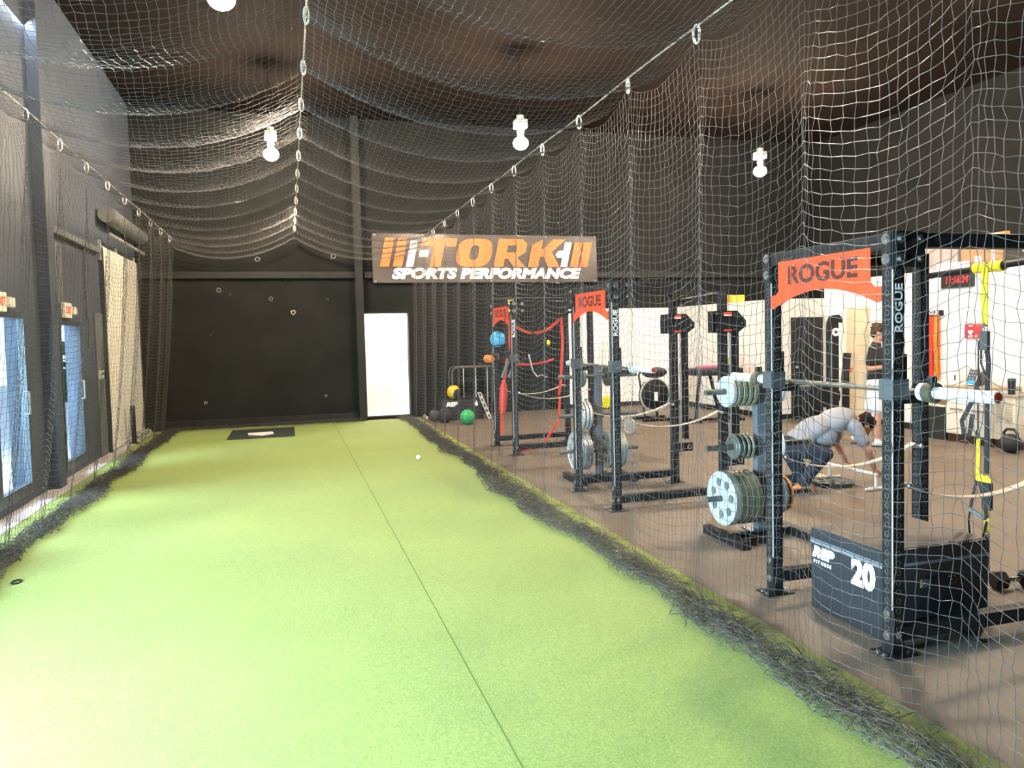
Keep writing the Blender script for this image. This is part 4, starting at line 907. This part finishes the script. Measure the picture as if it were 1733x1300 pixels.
# left wall: exit signs, thermostat, conduit, bollard, chain pile
def exit_sign(y, label):
    r = thing('exit_sign', label, 'exit sign', (BX, y, 2.12))
    MB().box((0, 0, 0), (.05, .34, .20), .008).build('sign_body', mat('cream_sign', (.78, .68, .58), .5), r)
    b = MB(); b.text('EXIT', (.052, .17, .10), (0, 1, 0), (0, 0, 1), .13, .002, .003, 0, .95); b.build('sign_lettering', mat('red_exit_letters', (.75, .06, .04), .5, emit=(1, .06, .03), estr=.6), r)
    MB().box((0, .40, .05), (.07, .54, .16), .02).build('emergency_lamp', mat('pale_lamp_head', (.75, .70, .62), .4), r); MB().box((0, .34, .09), (.03, .40, .12)).build('lamp_bracket', M['white'], r)
exit_sign(8.75, 'exit sign above the double glass door'); exit_sign(11.22, 'exit sign above the single glass door, before the roll up door')
r = thing('thermostat', 'small white thermostat on the dark panel beside the single glass door', 'thermostat', (BX+.02, 13.02, 1.22)); MB().box((0, 0, 0), (.04, .16, .13), .008).build('thermostat_body', M['white'], r); MB().box((.04, .03, .06), (.043, .13, .11)).build('thermostat_screen', M['grey_foam'], r)
o = MB().tube([(BX+.03, 12.45, 3.2), (BX+.03, 12.45, 2.2), (BX+.06, 12.45, 2.1), (BX+.03, 12.45, 1.7)], .013, 8).build('conduit', mat('grey_conduit', (.10, .105, .11), .6, .2), None, True); tag(o, 'thin grey conduit down the wall beside the single glass door', 'conduit')
r = thing('bollard', 'short dark post standing before the cream roll up door', 'post', (-2.66, 14.55, .012)); MB().box((-.035, -.035, 0), (.035, .035, .66), .004).build('post_tube', M['steel_dark'], r); MB().box((-.07, -.07, 0), (.07, .07, .012)).build('post_foot', M['steel_dark'], r)
b = MB()
for k in range(5):
    cx_, cy_ = -2.66+random.uniform(-.03, .03), 15.4+random.uniform(-.2, .2)
    b.tube([(cx_+.08*math.cos(t)*(1+.2*math.sin(3*t+k)), cy_+.2*math.sin(t), .03+.025*k+.02*math.sin(5*t)) for t in [2*PI*i/24 for i in range(24)]], .014, 6, True)
o = b.build('rope_coil', mat('grey_white_rope', (.4, .4, .38), .8), None, True); tag(o, 'coil of grey rope heaped in the corner below the roll up door', 'rope')
# ============================================================ PEOPLE
M['skin'] = mat('skin', (.50, .25, .16), .55, var=.06, vscale=12)
M['skin_face'] = M['skin']
M['hair_brown'] = mat('brown_hair', (.075, .042, .022), .75, spec=.2, var=.4, vscale=40, bump=.5, bscale=120)
M['hair_dark'] = mat('dark_brown_hair', (.014, .008, .006), .75, spec=.15, var=.4, vscale=40, bump=.5, bscale=120)
def fuse(parts, voxel, smooth=6):
    """parts: list of ('c', a, b, ra, rb) tapered limbs and ('e', centre, (rx,ry,rz), rot) ellipsoids -> one continuous skin mesh"""
    b = MB()
    for p in parts:
        if p[0] == 'c':
            a, c, ra, rb = Vector(p[1]), Vector(p[2]), p[3], p[4]; d = c-a; L = d.length; ax = d/L if L > 1e-6 else V(0, 0, 1)
            prof = [(0, -ra)]+[(ra*math.sin(t), -ra*math.cos(t)) for t in (.4, .8, 1.2)]+[(ra, 0), (rb, L)]+[(rb*math.cos(t), L+rb*math.sin(t)) for t in (.4, .8, 1.2)]+[(0, L+rb)]
            b.lathe(prof, a, ax, 16)
        else:
            bm = bmesh.new(); bmesh.ops.create_uvsphere(bm, u_segments=20, v_segments=14, radius=1)
            rot = p[3] if len(p) > 3 else Matrix.Identity(4)
            bm.transform(Matrix.Translation(p[1]) @ rot.to_4x4() @ Matrix.Diagonal((p[2][0], p[2][1], p[2][2], 1))); b.bm(bm)
    me = bpy.data.meshes.new('f'); me.from_pydata(b.v, [], b.f); o = bpy.data.objects.new('f', me); COL.objects.link(o)
    m = o.modifiers.new('r', 'REMESH'); m.mode = 'VOXEL'; m.voxel_size = voxel; m.use_smooth_shade = True
    s = o.modifiers.new('s', 'SMOOTH'); s.iterations = smooth; s.factor = .5
    bpy.context.view_layer.update(); dg = bpy.context.evaluated_depsgraph_get()
    r = bpy.data.meshes.new_from_object(o.evaluated_get(dg)); bpy.data.objects.remove(o); bpy.data.meshes.remove(me); return r
def put(me, name, m, parent):
    me.name = name; me.materials.clear(); me.materials.append(m); me.polygons.foreach_set('use_smooth', [True]*len(me.polygons))
    o = bpy.data.objects.new(name, me); COL.objects.link(o); o.parent = parent; return o
def basis(fwd, up):
    f = Vector(fwd).normalized(); u = Vector(up); u = (u-f*u.dot(f)).normalized(); l = u.cross(f)
    return Matrix((f, l, u)).transposed()      # columns: forward, left, up
def head_parts(c, B):
    T = lambda f, l, u: tuple(Vector(c)+B @ V(f, l, u))
    P = [('e', T(-.005, 0, .025), (.098, .076, .098), B), ('e', T(.025, 0, -.045), (.068, .058, .070), B), ('e', T(.062, 0, -.088), (.026, .032, .022), B),
         ('c', T(.092, 0, .015), T(.108, 0, -.022), .009, .013), ('c', T(.088, -.016, -.056), T(.088, .016, -.056), .010, .010), ('c', T(.088, -.012, -.066), T(.088, .012, -.066), .009, .009),
         ('c', T(.080, -.035, .035), T(.080, .035, .035), .014, .014)]
    for s in (-1, 1): P.append(('e', T(-.005, s*.078, -.005), (.020, .009, .032), B)); P.append(('e', T(.062, s*.036, -.020), (.024, .020, .022), B))
    return P
def face_bits(c, B, r, hairm, style):
    T = lambda f, l, u: tuple(Vector(c)+B @ V(f, l, u))
    for s in (-1, 1):
        q = MB(); q.ball(T(.0775, s*.031, .010), .0115, 12); e = q.build('eye', M['lettering_white'], r, True)
        q = MB(); q.ball(T(.0868, s*.031, .010), .005, 10); q.build('iris', M['hair_dark'], e, True)
    q = MB(); q.tube([T(.097, -.020, -.061), T(.100, 0, -.0615), T(.097, .020, -.061)], .0035, 6); q.build('mouth', mat('lips', (.38, .13, .10), .5), r, True)
    # hair: cap with tufts
    H = [('e', T(-.018, 0, .050), (.104, .088, .092), B), ('e', T(-.058, 0, .0), (.062, .080, .085), B)]
    rr = random.Random(3)
    for i in range(46 if style == 'mop' else 26):
        a = rr.uniform(0, 6.28); e = rr.uniform(.15, 1.4)
        f, l, u = math.cos(a)*math.cos(e), math.sin(a)*math.cos(e), math.sin(e)
        if f > .55 and u < .55: continue
        b0 = T(-.018+.098*f, .082*l, .05+.088*u); k = .026 if style == 'mop' else .012
        H.append(('c', b0, T(-.018+.098*f+k*f+rr.uniform(-.012, .012), .082*l+k*l+rr.uniform(-.012, .012), .05+.088*u+k*.5*u+rr.uniform(-.012, .006)), .017, .008))
    put(fuse(H, .007, 2), 'hair', hairm, r)
def hand_parts(w, fwd, palm_n, curl=.5, side=1, s=1.):
    """w: wrist; fwd: towards the knuckles; palm_n: way the palm faces; side: +1 thumb on the (fwd x palm_n) side"""
    f = Vector(fwd).normalized(); n = Vector(palm_n); n = (n-f*n.dot(f)).normalized(); t = f.cross(n)*side; w = Vector(w)
    P = [('e', tuple(w+f*.048*s), (.050*s, .040*s, .017*s), Matrix((f, t, f.cross(t))).transposed())]
    for i, (o, L) in enumerate(((.028, .075), (.009, .085), (-.010, .078), (-.028, .060))):
        a = w+f*.088*s+t*o*s; ang = curl*.9; b_ = a+(f*math.cos(ang*.6)+n*math.sin(ang*.6))*L*.45*s; c_ = b_+(f*math.cos(ang*1.8)+n*math.sin(ang*1.8))*L*.32*s; d_ = c_+(f*math.cos(ang*2.7)+n*math.sin(ang*2.7))*L*.23*s
        P += [('c', tuple(a), tuple(b_), .0088*s, .0084*s), ('c', tuple(b_), tuple(c_), .0084*s, .0078*s), ('c', tuple(c_), tuple(d_), .0078*s, .0068*s)]
    a = w+f*.025*s+t*.030*s; b_ = a+(f*.6+t*.7+n*.25)*.038*s; c_ = b_+(f*.85+t*.25+n*.45)*.034*s
    P += [('c', tuple(a), tuple(b_), .012*s, .010*s), ('c', tuple(b_), tuple(c_), .010*s, .008*s)]
    return P
# ---- standing person: f = +x (walking towards the desk), l = left, u = up
ang = -.85; Fw = V(math.cos(ang), math.sin(ang), 0); Lf = V(-Fw.y, Fw.x, 0)
O = V(8.19, 9.06, 0)
def W(f, l, u): return tuple(O+Fw*f+Lf*l+V(0, 0, u))
r = thing('person', 'standing person in black t-shirt and white shorts, holding a phone behind the nearest rack', 'person', tuple(O))
def rel(o):   # children were built in world space
    o.location = (-O.x, -O.y, -O.z); return o
Bh = basis(Fw*1.0+V(0, 0, -.18), (0, 0, 1)); hc = Vector(W(.045, 0, 1.645))
hipR, hipL = W(0, -.09, .92), W(0, .09, .92)
kR, aR = W(-.02+.06, -.09, .49), W(-.0+.03, -.085, .08)          # near (right) leg carries the weight
kL, aL = W(-.10, .10, .50), W(-.28, .10, .12)                  # far leg trails behind
shR, shL = W(-.01, -.185, 1.42), W(-.01, .185, 1.42)
eR, wR = W(-.06, -.24, 1.14), W(.165, -.155, 1.165); eL, wL = W(-.03, .24, 1.14), W(.19, .10, 1.17)
P = head_parts(hc, Bh)+[('c', W(.0, 0, 1.42), tuple(hc+V(0, 0, -.04)-Fw*.02), .062, .055), ('c', shR, shL, .055, .055),
    ('e', W(0, 0, 1.27), (.105, .165, .20), basis(Fw, (0, 0, 1))), ('e', W(0, 0, 1.05), (.095, .145, .18), basis(Fw, (0, 0, 1))), ('e', W(-.01, 0, .92), (.11, .165, .13), basis(Fw, (0, 0, 1)))]
for (h, k, a) in ((hipR, kR, aR), (hipL, kL, aL)):
    P += [('c', h, k, .082, .052), ('c', k, tuple(Vector(k).lerp(Vector(a), .35)-Fw*.012), .050, .054), ('c', tuple(Vector(k).lerp(Vector(a), .35)-Fw*.012), a, .054, .034), ('c', a, tuple(Vector(a)+Fw*.10-V(0, 0, .04)), .034, .03)]
for (s, e, w_, l_) in ((shR, eR, wR, 1), (shL, eL, wL, -1)):
    P += [('c', s, e, .052, .040), ('c', e, w_, .040, .027)]
P += hand_parts(wR, Fw+Lf*.35+V(0, 0, .05), Lf*.6+V(0, 0, .3), .75, 1)+hand_parts(wL, Fw-Lf*.3+V(0, 0, .05), -Lf*.6+V(0, 0, .3), .75, -1)
rel(put(fuse(P, .0075, 3), 'body', M['skin'], r))
Q = [('e', W(0, 0, 1.26), (.125, .185, .22), basis(Fw, (0, 0, 1))), ('e', W(-.005, 0, 1.03), (.118, .17, .20), basis(Fw, (0, 0, 1))), ('c', W(-.005, -.08, .89), W(-.005, .08, .89), .105, .105), ('c', shR, shL, .068, .068), ('c', W(0, 0, 1.40), W(.005, 0, 1.475), .085, .072)]
for (s, e) in ((shR, eR), (shL, eL)): Q.append(('c', s, tuple(Vector(s).lerp(Vector(e), .70)), .066, .066))
rel(put(fuse(Q, .010, 4), 'tee_shirt', mat('black_cotton', (.014, .014, .015), .85), r))
Q = [('e', W(-.01, 0, .90), (.128, .182, .13), basis(Fw, (0, 0, 1)))]
for (h, k) in ((hipR, kR), (hipL, kL)): Q.append(('c', h, tuple(Vector(h).lerp(Vector(k), .86)), .098, .092))
rel(put(fuse(Q, .011, 4), 'shorts', mat('white_grey_shorts', (.62, .64, .70), .8), r))
for (a, ln) in ((aR, 0), (aL, .35)):
    A = Vector(a); d = (Fw*1.0+V(0, 0, -ln)).normalized(); z0 = max(.032, A.z-.055)
    base = V(A.x, A.y, 0)
    Q = [('c', tuple(base-Fw*.035+V(0, 0, z0+ln*.05)), tuple(base+Fw*.145+V(0, 0, .032)), .036, .032), ('e', tuple(base+Fw*.02+V(0, 0, z0+.022)), (.075, .042, .042), basis(Fw, (0, 0, 1)))]
    sh = rel(put(fuse(Q, .009, 2), 'shoe', mat('white_grey_shoe', (.6, .6, .6), .6), r))
    q = MB(); q.box((-.07, -.043, 0), (.18, .043, .016), .006); s_ = q.build('sole', M['black_rubber'], sh); s_.location = base+V(0, 0, .0); s_.rotation_euler = (0, 0, ang)
    q = MB(); q.cyl(tuple(A+V(0, 0, .03)), tuple(A+V(0, 0, -.01)), .040, n=14); s_ = q.build('sock', M['white'], sh, True)
b0 = list(bpy.data.objects)
fb = thing('tmp', 'x', 'x'); face_bits(hc, Bh, fb, M['hair_brown'], 'mop')
for c in [x for x in bpy.data.objects if x.parent == fb]: c.parent = r; c.location = (-O.x, -O.y, -O.z)
bpy.data.objects.remove(fb)
q = MB(); q.torus(tuple(Vector(wR).lerp(Vector(eR), .06)), Vector(eR)-Vector(wR), .031, .007, 20, 6); rel(q.build('watch', M['zinc'], r, True))
ph = thing('phone', 'black phone held in the hands of the standing person', 'phone', tuple(Vector(wR).lerp(Vector(wL), .5)+Fw*.115+V(0, 0, .02)), ang)
MB().obox((0, 0, 0), (.012, .078, .155), (0, .5, 0), .004).build('phone_body', M['black_plastic'], ph); MB().obox((-.0075, 0, .0), (.002, .068, .142), (0, .5, 0)).build('phone_screen', M['glass'], ph)
# ---- crouching man reaching forward to the low white bar
ang = -.12; Fw = V(math.cos(ang), math.sin(ang), 0); Lf = V(-Fw.y, Fw.x, 0); O = V(5.05, 6.75, 0)
r = thing('person', 'crouching man in grey t-shirt and navy trousers reaching down to a white bar', 'person', tuple(O))
hipR, hipL = W(.07, .05, .47), W(.07, .25, .47)
kR, kL = W(.29, -.13, .43), W(.30, .30, .075); aR, aL = W(.05, -.04, .10), W(-.11, .32, .085)
pel = W(.07, .15, .48); mid = W(.32, .15, .66); che = W(.56, .15, .735); nk = W(.76, .15, .745)
hc = Vector(W(.90, .13, .665)); Bh = basis(Fw*.62+V(0, 0, -.78), Fw*.78+V(0, 0, .62))
shR, shL = W(.70, -.02, .69), W(.70, .32, .69)
eR, wR = W(.80, -.10, .43), W(.895, -.055, .235); eL, wL = W(.78, .45, .44), W(.885, .43, .235)
bd = basis(Fw*.9+V(0, 0, .35), (0, 0, 1))
P = head_parts(hc, Bh)+[('c', nk, tuple(hc-V(0, 0, -.03)-Fw*.03), .058, .055), ('c', shR, shL, .055, .055), ('e', che, (.21, .165, .105), bd), ('e', mid, (.20, .145, .095), bd), ('e', pel, (.14, .165, .115), bd)]
for (h, k, a) in ((hipR, kR, aR), (hipL, kL, aL)):
    P += [('c', h, k, .085, .055), ('c', k, tuple(Vector(k).lerp(Vector(a), .4)), .052, .054), ('c', tuple(Vector(k).lerp(Vector(a), .4)), a, .054, .036), ('c', a, tuple(Vector(a)+Fw*.09-V(0, 0, .05)), .036, .03)]
for (s, e, w_) in ((shR, eR, wR), (shL, eL, wL)): P += [('c', s, e, .054, .041), ('c', e, w_, .041, .028)]
P += hand_parts(wR, Fw*.75+V(0, 0, -.45), V(0, 0, -1)-Fw*.6, 1.0, 1, .95)+hand_parts(wL, Fw*.75+V(0, 0, -.45), V(0, 0, -1)-Fw*.6, 1.0, -1, .95)
rel(put(fuse(P, .0075, 3), 'body', M['skin'], r))
Q = [('e', che, (.235, .185, .13), bd), ('e', mid, (.23, .172, .125), bd), ('e', W(.16, .15, .55), (.17, .178, .125), bd), ('c', shR, shL, .068, .068), ('c', W(.64, .15, .745), nk, .085, .074),
     ('e', W(.42, .13, .58), (.19, .15, .14))]
for (s, e) in ((shR, eR), (shL, eL)): Q.append(('c', s, tuple(Vector(s).lerp(Vector(e), .62)), .068, .066))
rel(put(fuse(Q, .010, 4), 'tee_shirt', mat('heather_grey_cotton', (.25, .25, .275), .9, var=.12, vscale=5), r))
Q = [('e', pel, (.155, .182, .13), bd)]
for (h, k, a) in ((hipR, kR, aR), (hipL, kL, aL)): Q += [('c', h, k, .10, .075), ('c', k, tuple(Vector(k).lerp(Vector(a), .9)), .072, .056)]
rel(put(fuse(Q, .010, 4), 'trousers', mat('navy_cotton', (.012, .014, .026), .85), r))
om = mat('orange_shoe', (.62, .20, .05), .6)
for a in (aR, aL):
    base = V(a[0], a[1], 0)
    Q = [('c', tuple(base-Fw*.06+V(0, 0, .048)), tuple(base+Fw*.15+V(0, 0, .036)), .042, .034), ('e', tuple(base-Fw*.0+V(0, 0, .07)), (.078, .044, .048), basis(Fw, (0, 0, 1)))]
    sh = rel(put(fuse(Q, .009, 2), 'shoe', om, r)); q = MB(); q.box((-.105, -.045, 0), (.185, .045, .016), .006); s_ = q.build('sole', M['grey_foam'], sh); s_.location = base; s_.rotation_euler = (0, 0, ang)
fb = thing('tmp', 'x', 'x'); face_bits(hc, Bh, fb, M['hair_dark'], 'short')
for c in [x for x in bpy.data.objects if x.parent == fb]: c.parent = r; c.location = (-O.x, -O.y, -O.z)
bpy.data.objects.remove(fb)
# ============================================================ LAMPS, DAYLIGHT, CAMERA
M['bulb'] = mat('lit_bulb', (1, 1, 1), .4, emit=(1., .80, .58), estr=1850)
M['lamp_body'] = mat('white_lamp_housing', (.75, .75, .75), .4)
def make_lamp(label):
    r = thing('pendant_lamp', label, 'lamp', (0, 0, 0), 0, 'bare bulb lamps hung from the ceiling')
    b = MB().box((-.10, -.10, .26), (.10, .10, .40), .02).cyl((0, 0, .40), (0, 0, .47), .06); b.build('lamp_housing', M['lamp_body'], r, True)
    MB().lathe([(0, .27), (.05, .26), (.06, .20), (.045, .12), (0, .11)], (0, 0, 0), (0, 0, 1), 20).build('lamp_socket', M['lamp_body'], r, True)
    MB().ball((0, 0, .02), (.125, .125, .105), 16).build('bulb', M['bulb'], r, True)
    MB().cyl((0, 0, .47), (0, 0, CEIL-LZ), .012, n=8).build('lamp_rod', M['steel_black'], r)
    return r
LZ = 4.85
spots = [(-.16, 13.45, 'bare bulb lamp glowing beyond the overhead net, near the back wall'),
         (3.76, 11.95, 'bare bulb lamp glowing above the banner end of the racks'),
         (9.1, 13.15, 'bare bulb lamp glowing above the white office block'),
         (-.47, 7.47, 'bare bulb lamp glaring at the top edge above the overhead net'),
         (4.5, 5.55, 'bare bulb lamp above the nearest plate tree, out of frame'),
         (8.9, 6.6, 'bare bulb lamp above the person in grey, out of frame')]
lp = None
for (x, y, lab) in spots:
    if lp is None: lp = make_lamp(lab); lp.location = (x, y, LZ)
    else: dup(lp, (x, y, LZ), 0, lab)
# hallway lamp
l = bpy.data.lights.new('hallway_ceiling_light', 'AREA'); l.energy = 105; l.size = .8; l.color = (1, .93, .82)
o = bpy.data.objects.new('hallway_ceiling_light', l); COL.objects.link(o); o.location = (2.1, 17.3, 2.58)
# daylight through the open bay in the left wall
l = bpy.data.lights.new('bay_daylight', 'AREA'); l.shape = 'RECTANGLE'; l.size = 5.2; l.size_y = 2.3; l.energy = 4800; l.color = (.56, .84, 1.)
o = bpy.data.objects.new('bay_daylight', l); COL.objects.link(o); o.location = (BX-1.15, 2.2, 1.2); o.rotation_euler = (0, -PI/2, .38)
# added area lamp, unseen above the glass doors, to brighten the net blue
l = bpy.data.lights.new('net_fill_light', 'AREA'); l.shape = 'RECTANGLE'; l.size = 5.5; l.size_y = 1.8; l.energy = 2200; l.color = (.70, .85, 1.)
o = bpy.data.objects.new('net_fill_light', l); COL.objects.link(o); o.location = (-4.7, 9.6, 3.6); o.rotation_euler = (Vector((-2.0, 9.6, 1.0))-Vector((-4.7, 9.6, 3.6))).to_track_quat('-Z', 'X').to_euler()
w = bpy.data.worlds.new('sky'); SC.world = w; w.use_nodes = True; nt = w.node_tree
sky = nt.nodes.new('ShaderNodeTexSky'); sky.sky_type = 'HOSEK_WILKIE'; sky.sun_direction = (-.3, .2, .9); sky.turbidity = 3
bg = nt.nodes['Background']; hs = nt.nodes.new('ShaderNodeHueSaturation'); hs.inputs['Saturation'].default_value = .55; nt.links.new(sky.outputs['Color'], hs.inputs['Color']); nt.links.new(hs.outputs['Color'], bg.inputs['Color']); bg.inputs['Strength'].default_value = 11.
# camera
F, CX, CY, H = 1280., 866.5, 630., 1.75
def nrm(a): return a/np.linalg.norm(a)
yd = nrm(np.array([(488-CX)/F, (576-CY)/F, 1.])); up = nrm(np.cross(yd, np.array([1., -.0245, 0])))
if up[1] > 0: up = -up
R = np.stack([nrm(np.cross(yd, up)), yd, up], 1)
right, upv, back = R.T@np.array([1., 0, 0]), R.T@np.array([0, -1., 0]), R.T@np.array([0, 0, -1.])
cam = bpy.data.cameras.new('camera'); co = bpy.data.objects.new('camera', cam); COL.objects.link(co)
mw = Matrix.Identity(4)
for i in range(3): mw[i][0], mw[i][1], mw[i][2] = right[i], upv[i], back[i]
mw[2][3] = H; co.matrix_world = mw
cam.sensor_fit = 'HORIZONTAL'; cam.sensor_width = 36; cam.lens = F/1733*36; cam.shift_y = (CY-650)/1733; cam.clip_start = .05
SC.camera = co
SC.view_settings.view_transform = 'Standard'; SC.view_settings.look = 'None'; SC.view_settings.gamma = 1; SC.view_settings.use_curve_mapping = False
SC.view_settings.exposure = 0.
SC.cycles.use_denoising = True; SC.cycles.max_bounces = 6; SC.cycles.diffuse_bounces = 4; SC.cycles.caustics_reflective = False; SC.cycles.caustics_refractive = False
SC.cycles.sample_clamp_indirect = 6.0
